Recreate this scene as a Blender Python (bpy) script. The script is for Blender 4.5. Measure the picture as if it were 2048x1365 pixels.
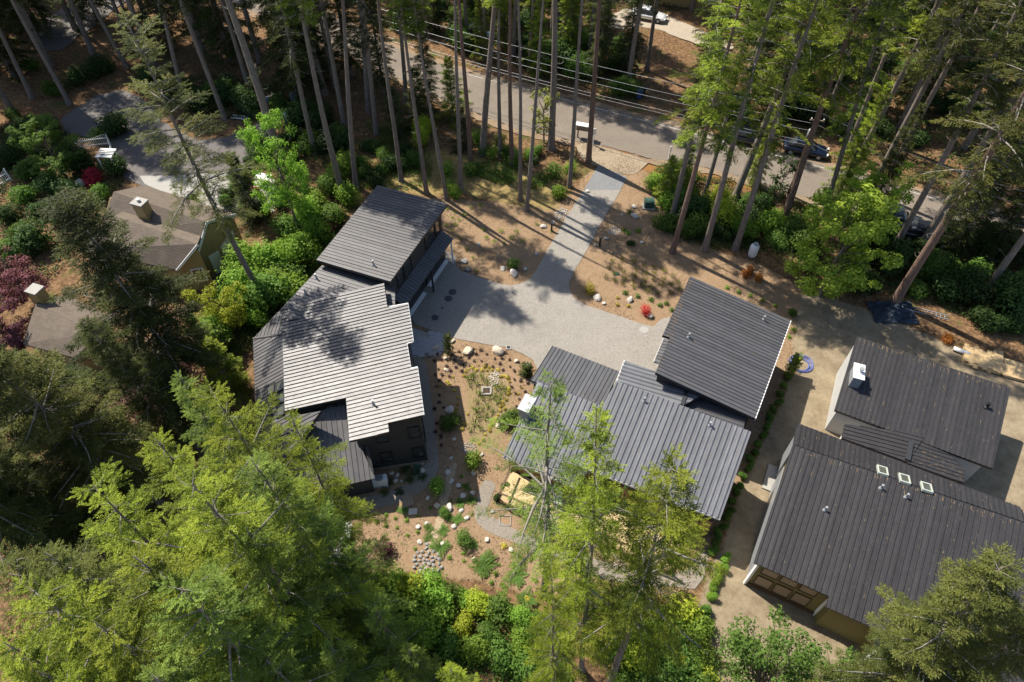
import bpy, math, random
import numpy as np
from mathutils import Vector, Matrix, Quaternion

for _o in list(bpy.data.objects):
    bpy.data.objects.remove(_o)
SC = bpy.context.scene
COL = SC.collection
R = math.radians

# ------------------------------------------------------------------ camera, sky, sun, exposure
CAM_H, FPX, CX, CY, NADIR = 42.0, 1380.0, 1024.0, 682.5, 1812.0     # a drone 42 m up
PITCH = math.pi / 2 - math.atan((NADIR - CY) / FPX)
cam_d = bpy.data.cameras.new('camera')
cam = bpy.data.objects.new('camera', cam_d)
COL.objects.link(cam)
cam.location = (0, 0, CAM_H)
cam.rotation_euler = (math.pi / 2 - PITCH, 0, 0)
cam_d.sensor_width = 36.0
cam_d.lens = FPX / 2048 * 36.0
cam_d.clip_start = 0.5
cam_d.clip_end = 3000
SC.camera = cam

SUN_AZ, SUN_EL = R(-41), R(53)          # azimuth the light travels to, height of the sun
to_sun = Vector((-math.cos(SUN_EL) * math.cos(SUN_AZ), -math.cos(SUN_EL) * math.sin(SUN_AZ), math.sin(SUN_EL)))
world = bpy.data.worlds.new('World')
SC.world = world
world.use_nodes = True
wn = world.node_tree
sky = wn.nodes.new('ShaderNodeTexSky')
sky.sky_type = 'NISHITA'
sky.sun_disc = False
sky.sun_elevation = SUN_EL
sky.sun_rotation = math.atan2(to_sun.x, to_sun.y)
bg = wn.nodes.get('Background') or wn.nodes.new('ShaderNodeBackground')
out = wn.nodes.get('World Output') or wn.nodes.new('ShaderNodeOutputWorld')
wn.links.new(sky.outputs[0], bg.inputs[0])
wn.links.new(bg.outputs[0], out.inputs[0])
bg.inputs[1].default_value = 0.11
sun_d = bpy.data.lights.new('sun', 'SUN')
sun_d.energy = 5.0
sun_d.angle = R(0.55)
sun_d.color = (1.0, 0.94, 0.83)
sun = bpy.data.objects.new('sun', sun_d)
COL.objects.link(sun)
sun.rotation_euler = (-to_sun).to_track_quat('-Z', 'Y').to_euler()
SC.view_settings.view_transform = 'Standard'
SC.view_settings.look = 'None'
SC.view_settings.gamma = 1.0
SC.view_settings.use_curve_mapping = False
SC.view_settings.exposure = 0.85
SC.render.engine = 'CYCLES'
SC.cycles.max_bounces = 6
SC.cycles.transparent_max_bounces = 8

# ------------------------------------------------------------------ surveying: photo bearing -> place in the plot
FW = np.array([0, math.cos(PITCH), -math.sin(PITCH)])
UP = np.array([0, math.sin(PITCH), math.cos(PITCH)])
EYE = np.array([0, 0, CAM_H])


def ray(u, v):
    return FW + (u - CX) / FPX * np.array([1., 0, 0]) + (CY - v) / FPX * UP


def at(u, v, z=0.0):
    d = ray(u, v)
    return EYE + (z - CAM_H) / d[2] * d


def topix(p):
    q = np.asarray(p, float) - EYE
    k = q @ FW
    return (CX + FPX * q[0] / k, CY - FPX * (q @ UP) / k)


# ------------------------------------------------------------------ mesh helpers
ORG = {}


class MB:
    """collects vertices and faces in world space"""

    def __init__(s):
        s.v, s.f = [], []

    def add(s, vs, fs):
        b = len(s.v)
        s.v.extend([tuple(map(float, p)) for p in vs])
        s.f.extend([tuple(b + i for i in f) for f in fs])
        return s

    def hexa(s, p):      # eight corners: four below, four above
        return s.add(p, [(3, 2, 1, 0), (4, 5, 6, 7), (0, 1, 5, 4), (1, 2, 6, 5), (2, 3, 7, 6), (3, 0, 4, 7)])

    def box(s, c, size, rz=0.0):
        cx, cy, cz = c
        hx, hy, hz = size[0] / 2, size[1] / 2, size[2] / 2
        ca, sa = math.cos(rz), math.sin(rz)
        P = []
        for z in (-hz, hz):
            for x, y in ((-hx, -hy), (hx, -hy), (hx, hy), (-hx, hy)):
                P.append((cx + x * ca - y * sa, cy + x * sa + y * ca, cz + z))
        return s.hexa(P)

    def bar(s, a, b, w, h, up=(0, 0, 1)):
        a, b = np.asarray(a, float), np.asarray(b, float)
        d = b - a
        d = d / (np.linalg.norm(d) + 1e-9)
        up = np.asarray(up, float)
        if abs(d @ up) > .98:
            up = np.array([1., 0, 0])
        r = np.cross(d, up)
        r /= np.linalg.norm(r)
        u = np.cross(r, d)
        P = []
        for q in (a, b):
            P += [q - r * w / 2 - u * h / 2, q + r * w / 2 - u * h / 2, q + r * w / 2 + u * h / 2, q - r * w / 2 + u * h / 2]
        return s.hexa(P)

    def prism(s, poly, z0, z1):
        n = len(poly)
        z0s = z0 if hasattr(z0, '__len__') else [z0] * n
        z1s = z1 if hasattr(z1, '__len__') else [z1] * n
        if area2([(p[0], p[1]) for p in poly]) < 0:
            poly = list(poly)[::-1]
            z0s, z1s = list(z0s)[::-1], list(z1s)[::-1]
        vs = [(p[0], p[1], z) for p, z in zip(poly, z0s)] + [(p[0], p[1], z) for p, z in zip(poly, z1s)]
        fs = [tuple(range(n - 1, -1, -1)), tuple(range(n, 2 * n))]
        fs += [(i, (i + 1) % n, n + (i + 1) % n, n + i) for i in range(n)]
        return s.add(vs, fs)

    def tube(s, pts, rad, n=8, cap=True):
        pts = [np.asarray(p, float) for p in pts]
        rads = rad if hasattr(rad, '__len__') else [rad] * len(pts)
        vs, fs = [], []
        ref = None
        for i, p in enumerate(pts):
            d = pts[min(i + 1, len(pts) - 1)] - pts[max(i - 1, 0)]
            d /= np.linalg.norm(d) + 1e-9
            if ref is None:
                ref = np.array([0, 0, 1.]) if abs(d[2]) < .9 else np.array([1., 0, 0])
            r = np.cross(d, ref)
            r /= np.linalg.norm(r) + 1e-9
            u = np.cross(r, d)
            ref = u
            for k in range(n):
                a = 2 * math.pi * k / n
                vs.append(p + rads[i] * (math.cos(a) * r + math.sin(a) * u))
        m = len(pts)
        for i in range(m - 1):
            for k in range(n):
                fs.append((i * n + k, i * n + (k + 1) % n, (i + 1) * n + (k + 1) % n, (i + 1) * n + k))
        if cap:
            fs.append(tuple(range(n - 1, -1, -1)))
            fs.append(tuple((m - 1) * n + k for k in range(n)))
        return s.add(vs, fs)

    def lathe(s, prof, c=(0, 0, 0), n=16):      # prof: (radius, z)
        vs, fs = [], []
        for r, z in prof:
            for k in range(n):
                a = 2 * math.pi * k / n
                vs.append((c[0] + r * math.cos(a), c[1] + r * math.sin(a), c[2] + z))
        for i in range(len(prof) - 1):
            for k in range(n):
                fs.append((i * n + k, i * n + (k + 1) % n, (i + 1) * n + (k + 1) % n, (i + 1) * n + k))
        fs.append(tuple(range(n - 1, -1, -1)))
        fs.append(tuple((len(prof) - 1) * n + k for k in range(n)))
        return s.add(vs, fs)


def area2(p):
    return sum(p[i][0] * p[(i + 1) % len(p)][1] - p[(i + 1) % len(p)][0] * p[i][1] for i in range(len(p)))


def org(o):
    return ORG.get(o.name, np.zeros(3))


def tag(o, label=None, cat=None, group=None, kind=None):
    if label:
        o['label'] = label
    if cat:
        o['category'] = cat
    if group:
        o['group'] = group
    if kind:
        o['kind'] = kind
    return o


def thing(name, loc, label, cat, group=None):
    o = bpy.data.objects.new(name, None)
    o.empty_display_size = 0.3
    COL.objects.link(o)
    o.location = tuple(map(float, loc))
    ORG[o.name] = np.asarray(loc, float)
    return tag(o, label, cat, group)


def build(name, mb, mat, parent=None, smooth=False, loc=None):
    """link the collected geometry as one mesh object; under a parent it keeps the parent's origin"""
    if parent is not None:
        off = org(parent)
    elif loc is not None:
        off = np.asarray(loc, float)
    else:
        off = np.zeros(3)
    v = np.asarray(mb.v, float) - off
    me = bpy.data.meshes.new(name)
    me.from_pydata(v.tolist(), [], mb.f)
    if smooth:
        me.polygons.foreach_set('use_smooth', [True] * len(me.polygons))
    me.materials.append(mat)
    me.update()
    o = bpy.data.objects.new(name, me)
    COL.objects.link(o)
    if parent is not None:
        o.parent = parent
    elif loc is not None:
        o.location = tuple(map(float, loc))
    ORG[o.name] = off
    return o


def np_mesh(name, V, F, mat, tint=None, smooth=False):
    """fast mesh from arrays; F is (n,3) or (n,4)"""
    V = np.asarray(V, np.float32)
    F = np.asarray(F, np.int32)
    k = F.shape[1]
    me = bpy.data.meshes.new(name)
    me.vertices.add(len(V))
    me.vertices.foreach_set('co', V.ravel())
    me.loops.add(F.size)
    me.loops.foreach_set('vertex_index', F.ravel())
    me.polygons.add(len(F))
    me.polygons.foreach_set('loop_start', np.arange(0, F.size, k, dtype=np.int32))
    me.polygons.foreach_set('loop_total', np.full(len(F), k, np.int32))
    if smooth:
        me.polygons.foreach_set('use_smooth', np.ones(len(F), bool))
    if tint is not None:
        a = me.attributes.new('tint', 'FLOAT', 'POINT')
        a.data.foreach_set('value', np.asarray(tint, np.float32))
    me.update(calc_edges=True)
    me.materials.append(mat)
    return me


def inst(name, me, parent=None, loc=(0, 0, 0), rot=(0, 0, 0), scale=(1, 1, 1), mat=None):
    o = bpy.data.objects.new(name, me)
    COL.objects.link(o)
    o.location, o.rotation_euler, o.scale = loc, rot, scale
    if parent is not None:
        o.parent = parent
    if mat is not None:
        o.material_slots[0].link = 'OBJECT'
        o.material_slots[0].material = mat
    return o


# ------------------------------------------------------------------ materials
class NT:
    def __init__(s, name):
        s.m = bpy.data.materials.new(name)
        s.m.use_nodes = True
        s.t = s.m.node_tree
        s.b = s.t.nodes.get('Principled BSDF')
        s.o = s.t.nodes.get('Material Output')
        s._co = None

    def n(s, typ, **kw):
        x = s.t.nodes.new(typ)
        for k, v in kw.items():
            setattr(x, k, v)
        return x

    def l(s, a, b):
        s.t.links.new(a, b)

    def co(s):
        if s._co is None:
            g = s.n('ShaderNodeTexCoord')
            oi = s.n('ShaderNodeObjectInfo')
            ad = s.n('ShaderNodeVectorMath', operation='ADD')
            mu = s.n('ShaderNodeMath', operation='MULTIPLY')
            s.l(oi.outputs['Random'], mu.inputs[0])
            mu.inputs[1].default_value = 57.0
            s.l(g.outputs['Object'], ad.inputs[0])
            s.l(mu.outputs[0], ad.inputs[1])
            s._co = ad.outputs[0]
            s.rnd = oi.outputs['Random']
        return s._co

    def noise(s, scale, detail=4, rough=.6, vec=None, stretch=None):
        x = s.n('ShaderNodeTexNoise')
        x.inputs['Scale'].default_value = scale
        x.inputs['Detail'].default_value = detail
        x.inputs['Roughness'].default_value = rough
        v = vec if vec is not None else s.co()
        if stretch:
            mp = s.n('ShaderNodeMapping')
            mp.inputs['Scale'].default_value = stretch
            s.l(v, mp.inputs[0])
            v = mp.outputs[0]
        s.l(v, x.inputs['Vector'])
        return x.outputs['Fac']

    def ramp(s, fac, stops):
        r = s.n('ShaderNodeValToRGB')
        e = r.color_ramp.elements
        while len(e) < len(stops):
            e.new(.5)
        for q, (p, c) in zip(e, stops):
            q.position = p
            q.color = (*c, 1) if len(c) == 3 else c
        s.l(fac, r.inputs[0])
        return r.outputs[0]

    def mix(s, fac, a, b, mode='MIX'):
        x = s.n('ShaderNodeMix', data_type='RGBA', blend_type=mode)
        for sock, val in ((x.inputs[0], fac), (x.inputs[6], a), (x.inputs[7], b)):
            if hasattr(val, 'is_linked'):
                s.l(val, sock)
            elif isinstance(val, (int, float)):
                sock.default_value = val
            else:
                sock.default_value = (*val, 1)
        return x.outputs[2]

    def math(s, op, a, b=None):
        x = s.n('ShaderNodeMath', operation=op)
        for i, val in enumerate((a, b)):
            if val is None:
                continue
            if hasattr(val, 'is_linked'):
                s.l(val, x.inputs[i])
            else:
                x.inputs[i].default_value = val
        return x.outputs[0]

    def bump(s, h, strength=.4, dist=.03):
        x = s.n('ShaderNodeBump')
        x.inputs['Strength'].default_value = strength
        x.inputs['Distance'].default_value = dist
        s.l(h, x.inputs['Height'])
        s.l(x.outputs[0], s.b.inputs['Normal'])

    def set(s, col=None, rough=None, metal=None, spec=None):
        if col is not None:
            if hasattr(col, 'is_linked'):
                s.l(col, s.b.inputs['Base Color'])
            else:
                s.b.inputs['Base Color'].default_value = (*col, 1)
        if rough is not None:
            if hasattr(rough, 'is_linked'):
                s.l(rough, s.b.inputs['Roughness'])
            else:
                s.b.inputs['Roughness'].default_value = rough
        if metal is not None:
            s.b.inputs['Metallic'].default_value = metal
        if spec is not None:
            s.b.inputs['Specular IOR Level'].default_value = spec
        return s.m


def sc3(c, k):
    return tuple(x * k for x in c)


def mottled(name, col, rough=.8, var=.25, scale=3.0, bump=.3, fine=40., spec=.3, metal=0):
    t = NT(name)
    a = t.noise(scale, 5)
    b = t.noise(fine, 3)
    c = t.ramp(a, [(.25, sc3(col, 1 - var)), (.75, sc3(col, 1 + var))])
    c = t.mix(.35, c, t.ramp(b, [(.3, sc3(col, 1 - var)), (.7, sc3(col, 1 + var))]))
    t.bump(b, bump, .02)
    return t.set(c, rough, metal, spec)


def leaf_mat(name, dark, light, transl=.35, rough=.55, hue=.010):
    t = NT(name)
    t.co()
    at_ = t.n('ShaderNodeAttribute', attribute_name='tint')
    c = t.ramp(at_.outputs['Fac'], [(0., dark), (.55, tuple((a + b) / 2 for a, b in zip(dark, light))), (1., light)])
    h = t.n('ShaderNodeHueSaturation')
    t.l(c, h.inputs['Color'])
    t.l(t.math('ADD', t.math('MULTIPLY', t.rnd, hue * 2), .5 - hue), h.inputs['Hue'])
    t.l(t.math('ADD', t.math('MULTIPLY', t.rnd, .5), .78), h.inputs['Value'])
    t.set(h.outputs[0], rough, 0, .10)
    tr = t.n('ShaderNodeBsdfTranslucent')
    br = t.mix(1.0, h.outputs[0], (1.5, 1.55, .7), 'MULTIPLY')
    t.l(br, tr.inputs[0])
    ms = t.n('ShaderNodeMixShader')
    ms.inputs[0].default_value = transl
    t.l(t.b.outputs[0], ms.inputs[1])
    t.l(tr.outputs[0], ms.inputs[2])
    t.l(ms.outputs[0], t.o.inputs[0])
    return t.m


def roof_metal(name, col, rough=.36, var=.14):
    t = NT(name)
    a = t.noise(1.3, 4, .6)
    st = t.noise(2.2, 4, .65, None, (1., 1., 1.))
    c = t.ramp(a, [(.3, sc3(col, 1 - var)), (.7, sc3(col, 1 + var))])
    hs = t.n('ShaderNodeHueSaturation')
    t.l(c, hs.inputs['Color'])
    t.l(t.math('ADD', t.math('MULTIPLY', t.rnd, .22), .89), hs.inputs['Value'])
    r = t.math('ADD', t.math('MULTIPLY', st, .16), rough - .08)
    r = t.math('ADD', r, t.math('MULTIPLY', t.rnd, .05))
    dust = t.ramp(t.noise(5., 6, .7), [(.52, (0, 0, 0)), (.75, (1, 1, 1))])
    c2 = t.mix(t.math('MULTIPLY', dust, .16), hs.outputs[0], (.16, .145, .12))
    t.bump(t.noise(.9, 2, .5), .25, .03)
    t.set(c2, r, .12, .5)
    return t.m


M = {}
M['roof_a'] = roof_metal('weathered_grey_metal_roof', (.092, .087, .088), .46)
M['roof_b'] = roof_metal('charcoal_metal_roof', (.078, .077, .082), .46)
M['roof_bm'] = roof_metal('sheen_lightened_metal_roof', (.12, .122, .132), .46)  # lighter copy of the charcoal roof, its tilted sheen put into the base colour
M['roof_c'] = roof_metal('dark_brown_metal_roof', (.028, .026, .027), .5)
M['fascia_dark'] = mottled('dark_fascia', (.03, .031, .034), .5, .15, 2, .1)
M['fascia_white'] = mottled('white_trim', (.68, .67, .64), .5, .06, 2, .05)
M['charcoal_siding'] = None
M['white_paint'] = mottled('white_paint', (.74, .73, .7), .55, .08, 4, .08)
M['grey_metal'] = mottled('grey_metal', (.32, .33, .34), .4, .12, 6, .05, 60, .5, .3)
M['black_metal'] = mottled('black_metal', (.015, .015, .017), .45, .2, 6, .05)
M['glass'] = None


def siding(name, col, pitch=.18):
    t = NT(name)
    g = t.n('ShaderNodeTexCoord')
    w = t.n('ShaderNodeTexWave', wave_type='BANDS', bands_direction='Z', wave_profile='SAW')
    w.inputs['Scale'].default_value = 1 / pitch / 6.2832 * 3.1416 / 1.6
    w.inputs['Distortion'].default_value = 0
    t.l(g.outputs['Object'], w.inputs[0])
    n = t.noise(5, 5, .6, None, (1, 1, 6))
    c = t.ramp(n, [(.3, sc3(col, .75)), (.7, sc3(col, 1.25))])
    t.bump(w.outputs['Fac'], .5, .02)
    return t.set(c, .65, 0, .3)


M['charcoal_siding'] = siding('charcoal_siding', (.036, .036, .038))
M['olive_siding'] = siding('olive_siding', (.17, .14, .05))
M['tan_siding'] = siding('tan_siding', (.3, .22, .095))
M['cedar'] = mottled('cedar_wall', (.3, .16, .07), .65, .25, 4, .2)


def glass():
    t = NT('window_glass')
    n = t.noise(.8, 2)
    t.set(t.ramp(n, [(.3, (.02, .024, .026)), (.7, (.05, .055, .055))]), .06, 0, .9)
    return t.m


M['glass'] = glass()
M['bright_glass'] = mottled('skylight_glass', (.07, .075, .06), .08, .4, 1.2, .0, 30, .8)
M['papered_glass'] = mottled('papered_window', (.26, .185, .12), .35, .12, 3, .05)
M['wood_new'] = mottled('new_timber', (.44, .31, .16), .7, .14, 5, .15)
M['wood_deck'] = mottled('pale_deck_board', (.50, .36, .19), .7, .14, 4, .15)
M['wood_dark'] = mottled('brown_stained_wood', (.09, .05, .028), .6, .2, 6, .15)
M['wood_grey'] = mottled('weathered_wood', (.22, .17, .12), .8, .25, 6, .25)
M['boulder'] = mottled('pale_granite', (.46, .42, .37), .85, .2, 4, .5, 22)
M['boulder_warm'] = mottled('warm_granite', (.47, .4, .31), .85, .2, 4, .5, 22)
M['cobble'] = mottled('grey_cobble', (.25, .24, .23), .8, .35, 2.5, .3, 30)
M['rubber'] = mottled('black_rubber', (.012, .012, .012), .7, .2)
M['concrete'] = mottled('pale_concrete', (.3, .285, .26), .85, .1, 1.2, .2, 50)
M['paver'] = mottled('grey_paver', (.3, .3, .31), .8, .1, 1.5, .2, 60)
M['shingle'] = None


def shingles():
    t = NT('brown_shingles')
    br = t.n('ShaderNodeTexBrick')
    br.inputs['Scale'].default_value = 3.2
    br.inputs['Mortar Size'].default_value = .03
    br.inputs['Brick Width'].default_value = 1.0
    br.inputs['Row Height'].default_value = .45
    br.inputs['Color1'].default_value = (.165, .13, .10, 1)
    br.inputs['Color2'].default_value = (.12, .094, .073, 1)
    br.inputs['Mortar'].default_value = (.07, .06, .053, 1)
    mp = t.n('ShaderNodeMapping')
    mp.inputs['Rotation'].default_value = (0, 0, R(18))
    g = t.n('ShaderNodeTexCoord')
    t.l(g.outputs['Object'], mp.inputs[0])
    t.l(mp.outputs[0], br.inputs['Vector'])
    c = t.mix(.4, br.outputs['Color'], t.ramp(t.noise(1.1, 5), [(.3, (.10, .08, .063)), (.7, (.18, .145, .112))]))
    t.bump(br.outputs['Fac'], .4, .02)
    return t.set(c, .9, 0, .2)


M['shingle'] = shingles()


def bark(name, col):
    t = NT(name)
    n = t.noise(3.0, 6, .7, None, (4, 4, .6))
    b = t.noise(9.0, 4, .6, None, (3, 3, .5))
    c = t.ramp(n, [(.3, sc3(col, .5)), (.55, col), (.8, sc3(col, 1.5))])
    t.bump(b, .8, .05)
    return t.set(c, .9, 0, .15)


M['bark'] = bark('fir_bark', (.22, .18, .15))
M['bark_red'] = bark('reddish_bark', (.20, .13, .10))
M['twig'] = bark('pale_twig', (.27, .24, .20))
M['twig_brown'] = bark('brown_twig', (.11, .085, .06))
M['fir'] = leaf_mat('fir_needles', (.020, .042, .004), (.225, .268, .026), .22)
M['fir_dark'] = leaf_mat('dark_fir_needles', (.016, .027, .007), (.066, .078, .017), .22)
M['fir_olive'] = leaf_mat('olive_fir_needles', (.032, .042, .010), (.12, .125, .03), .25)
M['fir_blue'] = leaf_mat('blue_fir_needles', (.024, .050, .009), (.18, .25, .042), .22)
M['leaf_bright'] = leaf_mat('bright_leaves', (.07, .15, .018), (.26, .38, .06), .45)
M['leaf_maple'] = leaf_mat('maple_leaves', (.11, .19, .02), (.38, .48, .075), .45)
M['leaf_lime'] = leaf_mat('lime_leaves', (.17, .22, .02), (.42, .46, .055), .45)
M['leaf_mid'] = leaf_mat('mid_green_leaves', (.04, .09, .015), (.14, .22, .045), .4)
M['leaf_dark'] = leaf_mat('dark_leaves', (.018, .042, .012), (.065, .105, .028), .3)
M['leaf_yellow'] = leaf_mat('yellow_leaves', (.26, .22, .03), (.55, .46, .09), .35, .55, .01)
M['leaf_red'] = leaf_mat('red_leaves', (.22, .015, .02), (.62, .06, .07), .35, .55, .01)
M['leaf_burgundy'] = leaf_mat('burgundy_leaves', (.07, .022, .03), (.2, .08, .1), .3, .55, .01)
M['leaf_pink'] = leaf_mat('pink_leaves', (.2, .1, .11), (.44, .26, .25), .3, .55, .01)
M['leaf_orange'] = leaf_mat('orange_brown_leaves', (.18, .06, .012), (.40, .16, .03), .3, .55, .01)
M['leaf_grass'] = leaf_mat('grass_blades', (.075, .085, .02), (.24, .24, .06), .3)
M['chip'] = leaf_mat('bark_chips', (.06, .036, .02), (.36, .245, .15), .0, .9, .005)
M['leaf_purple'] = leaf_mat('dark_purple_leaves', (.022, .016, .02), (.075, .05, .055), .2, .55, .01)

# ------------------------------------------------------------------ the ground
rng = np.random.default_rng(11)
random.seed(5)


def wpoly(px, z=0.0):
    return np.array([at(u, v, z)[:2] for u, v in px])


def inside(P, poly):
    x, y = P[:, 0], P[:, 1]
    r = np.zeros(len(P), bool)
    n = len(poly)
    j = n - 1
    for i in range(n):
        xi, yi = poly[i]
        xj, yj = poly[j]
        c = ((yi > y) != (yj > y)) & (x < (xj - xi) * (y - yi) / (yj - yi + 1e-12) + xi)
        r ^= c
        j = i
    return r


def resample(poly, step=.4, jit=.0, smooth=0):
    P = np.asarray(poly, float)
    for _ in range(smooth):                    # corner cutting
        Q = []
        for i in range(len(P)):
            a, b = P[i], P[(i + 1) % len(P)]
            Q += [a * .75 + b * .25, a * .25 + b * .75]
        P = np.array(Q)
    o = []
    for i in range(len(P)):
        a, b = P[i], P[(i + 1) % len(P)]
        k = max(1, int(np.hypot(*(b - a)) / step))
        for q in range(k):
            o.append(a + (b - a) * q / k)
    o = np.array(o)
    if jit:
        o += rng.normal(0, jit, o.shape)
    return o


MULCH_PX = [(700, 420), (880, 395), (1000, 405), (1120, 410), (1185, 335), (1290, 335), (1330, 430), (1420, 500), (1500, 520),
            (1610, 575), (1600, 640), (1560, 800), (1480, 960), (1425, 1110), (1380, 1190), (1270, 1200), (1140, 1195),
            (1060, 1190), (960, 1165), (880, 1150), (760, 1140), (600, 1160), (560, 1000), (640, 600)]
SAND_PX = [(1600, 585), (1680, 600), (1790, 640), (1900, 690), (2060, 770), (2300, 900), (2300, 1500), (1380, 1500), (1370, 1290),
           (1420, 1150), (1480, 980), (1570, 790)]
LAWN_PX = [(420, 590), (455, 520), (475, 500), (500, 520), (480, 560), (450, 620)]
GRASSY_PX = [(770, 300), (900, 300), (1040, 340), (1120, 350), (1120, 420), (1040, 415), (930, 385), (850, 390), (760, 380)]
TAN_PX = [(930, 750), (990, 735), (1020, 780), (1010, 860), (985, 900), (945, 900), (935, 830)]
ORANGE_PX = [(1150, 270), (1210, 290), (1340, 320), (1480, 350), (1600, 400), (1500, 380), (1330, 345), (1180, 330)]


def ground():
    xs = np.concatenate([[-600, -300, -160, -110], np.arange(-85, 85.1, .45), [110, 160, 300, 600]])
    ys = np.concatenate([[-500, -200, -60, -20], np.arange(-5, 112, .45), [125, 150, 200, 320, 600]])
    X, Y = np.meshgrid(xs, ys)
    P = np.stack([X.ravel(), Y.ravel()], 1)
    nx, ny = len(xs), len(ys)
    mul, snd = inside(P, wpoly(MULCH_PX)), inside(P, wpoly(SAND_PX))
    law, gra = inside(P, wpoly(LAWN_PX)), inside(P, wpoly(GRASSY_PX))
    tan, ora = inside(P, wpoly(TAN_PX)), inside(P, wpoly(ORANGE_PX))

    def blur(a, n):
        g = a.astype(float).reshape(ny, nx)
        for _ in range(n):
            q = np.pad(g, 1, mode='edge')
            g = (q[:-2, 1:-1] + q[2:, 1:-1] + q[1:-1, :-2] + q[1:-1, 2:] + q[1:-1, 1:-1]) / 5
        return g.ravel()
    mul, snd, law, gra, tan, ora = blur(mul, 2), blur(snd, 2), blur(law, 1), blur(gra, 6), blur(tan, 3), blur(ora, 3)
    rough = 1 - np.clip(mul + snd + law, 0, 1)
    fld = np.zeros(len(P))
    for k in range(26):
        a = rng.uniform(0, 6.28)
        w = rng.uniform(.25, 1.6)
        fld += np.sin((P[:, 0] * math.cos(a) + P[:, 1] * math.sin(a)) * w + rng.uniform(0, 6.28)) / (1 + w * 2)
    z = -.09 + .05 * fld / 2.5 * rough * (abs(P[:, 0]) < 90)
    z = np.minimum(z, -.015) * rough + (-.012 + .008 * fld / 3) * (1 - rough)
    V = np.stack([P[:, 0], P[:, 1], z], 1)
    i = np.arange(ny * nx).reshape(ny, nx)
    F = np.stack([i[:-1, :-1].ravel(), i[:-1, 1:].ravel(), i[1:, 1:].ravel(), i[1:, :-1].ravel()], 1)
    t = NT('ground_soil')
    g = t.n('ShaderNodeTexCoord').outputs['Object']
    n1, n2, n3 = t.noise(.35, 6, .65, g), t.noise(3.2, 6, .7, g), t.noise(24, 5, .75, g)
    forest = t.ramp(n2, [(.30, (.05, .032, .019)), (.5, (.15, .087, .045)), (.66, (.25, .155, .08)), (.85, (.09, .085, .026))])
    forest = t.mix(t.ramp(n1, [(.54, (0, 0, 0)), (.68, (1, 1, 1))]), forest, t.ramp(n3, [(.3, (.035, .05, .012)), (.7, (.1, .12, .03))]))
    chips = t.ramp(n3, [(.28, (.085, .05, .03)), (.5, (.235, .152, .09)), (.72, (.39, .275, .175))])
    mulch = t.mix(.45, chips, t.ramp(n2, [(.3, (.165, .102, .06)), (.7, (.315, .216, .13))]))
    mulch = t.mix(t.math('MULTIPLY', t.ramp(n1, [(.35, (0, 0, 0)), (.65, (1, 1, 1))]), .45), mulch, (.30, .212, .13))
    sandc = t.mix(.5, t.ramp(n2, [(.3, (.17, .13, .08)), (.7, (.30, .245, .165))]), t.ramp(t.noise(.7, 6, .68, g), [(.35, (.125, .09, .055)), (.62, (.30, .24, .16))]))
    lawnc = t.ramp(n3, [(.3, (.07, .14, .02)), (.7, (.16, .26, .04))])
    grassc = t.ramp(n2, [(.33, (.13, .10, .04)), (.55, (.27, .20, .085)), (.7, (.15, .15, .04))])
    tanc = t.ramp(n3, [(.3, (.17, .125, .06)), (.7, (.28, .22, .115))])
    orac = t.ramp(n3, [(.3, (.16, .075, .025)), (.7, (.30, .16, .06))])

    def mask(nm, src, base, lo=.38, hi=.62):
        A = t.n('ShaderNodeAttribute', attribute_name=nm).outputs['Fac']
        f = t.math('ADD', A, t.math('MULTIPLY', t.math('SUBTRACT', n2, .5), .55))
        f = t.ramp(f, [(lo, (0, 0, 0)), (hi, (1, 1, 1))])
        return t.mix(f, base, src)
    c = mask('mulch', mulch, forest)
    c = mask('grassy', grassc, c, .3, .7)
    c = mask('needles', orac, c, .3, .7)
    c = mask('tan', tanc, c, .3, .7)
    c = mask('sand', sandc, c)
    c = mask('lawn', lawnc, c)
    t.bump(t.math('ADD', n3, t.math('MULTIPLY', n2, 1.5)), .7, .06)
    t.set(c, .95, 0, .1)
    me = np_mesh('ground', V, F, t.m, None, True)
    for nm, arr in (('mulch', mul), ('sand', snd), ('lawn', law), ('grassy', gra), ('tan', tan), ('needles', ora)):
        a = me.attributes.new(nm, 'FLOAT', 'POINT')
        a.data.foreach_set('value', arr.astype(np.float32))
    o = inst('ground', me)
    tag(o, kind='structure')


ground()


def asphalt(name, c0, c1, cracks=True, pebble=0.0):
    t = NT(name)
    g = t.n('ShaderNodeTexCoord').outputs['Object']
    a, b, f = t.noise(.5, 5, .6, g), t.noise(6, 5, .7, g), t.noise(55, 4, .8, g)
    c = t.ramp(a, [(.3, c0), (.7, c1)])
    c = t.mix(.4, c, t.ramp(f, [(.3, sc3(c0, .62)), (.7, sc3(c1, 1.35))]))
    c = t.mix(.25, c, t.ramp(b, [(.35, sc3(c0, .7)), (.65, sc3(c1, 1.2))]))
    if pebble:
        v = t.n('ShaderNodeTexVoronoi')
        v.inputs['Scale'].default_value = 20
        t.l(g, v.inputs['Vector'])
        pc = t.ramp(v.outputs['Color'], [(.1, sc3(c0, .6)), (.5, c0), (.95, sc3(c1, 1.5))])
        c = t.mix(pebble, c, pc)
        f = v.outputs['Distance']
    st = t.ramp(t.noise(.22, 5, .7, g), [(.56, (0, 0, 0)), (.74, (1, 1, 1))])
    c = t.mix(t.math('MULTIPLY', st, .3), c, sc3(c0, .45))
    tr_ = t.ramp(t.noise(1.6, 6, .75, g), [(.6, (0, 0, 0)), (.72, (1, 1, 1))])
    c = t.mix(t.math('MULTIPLY', tr_, .22), c, (.15, .105, .065))
    t.bump(f, .5, .02)
    t.set(c, .92, 0, .15)
    return t.m


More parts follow.
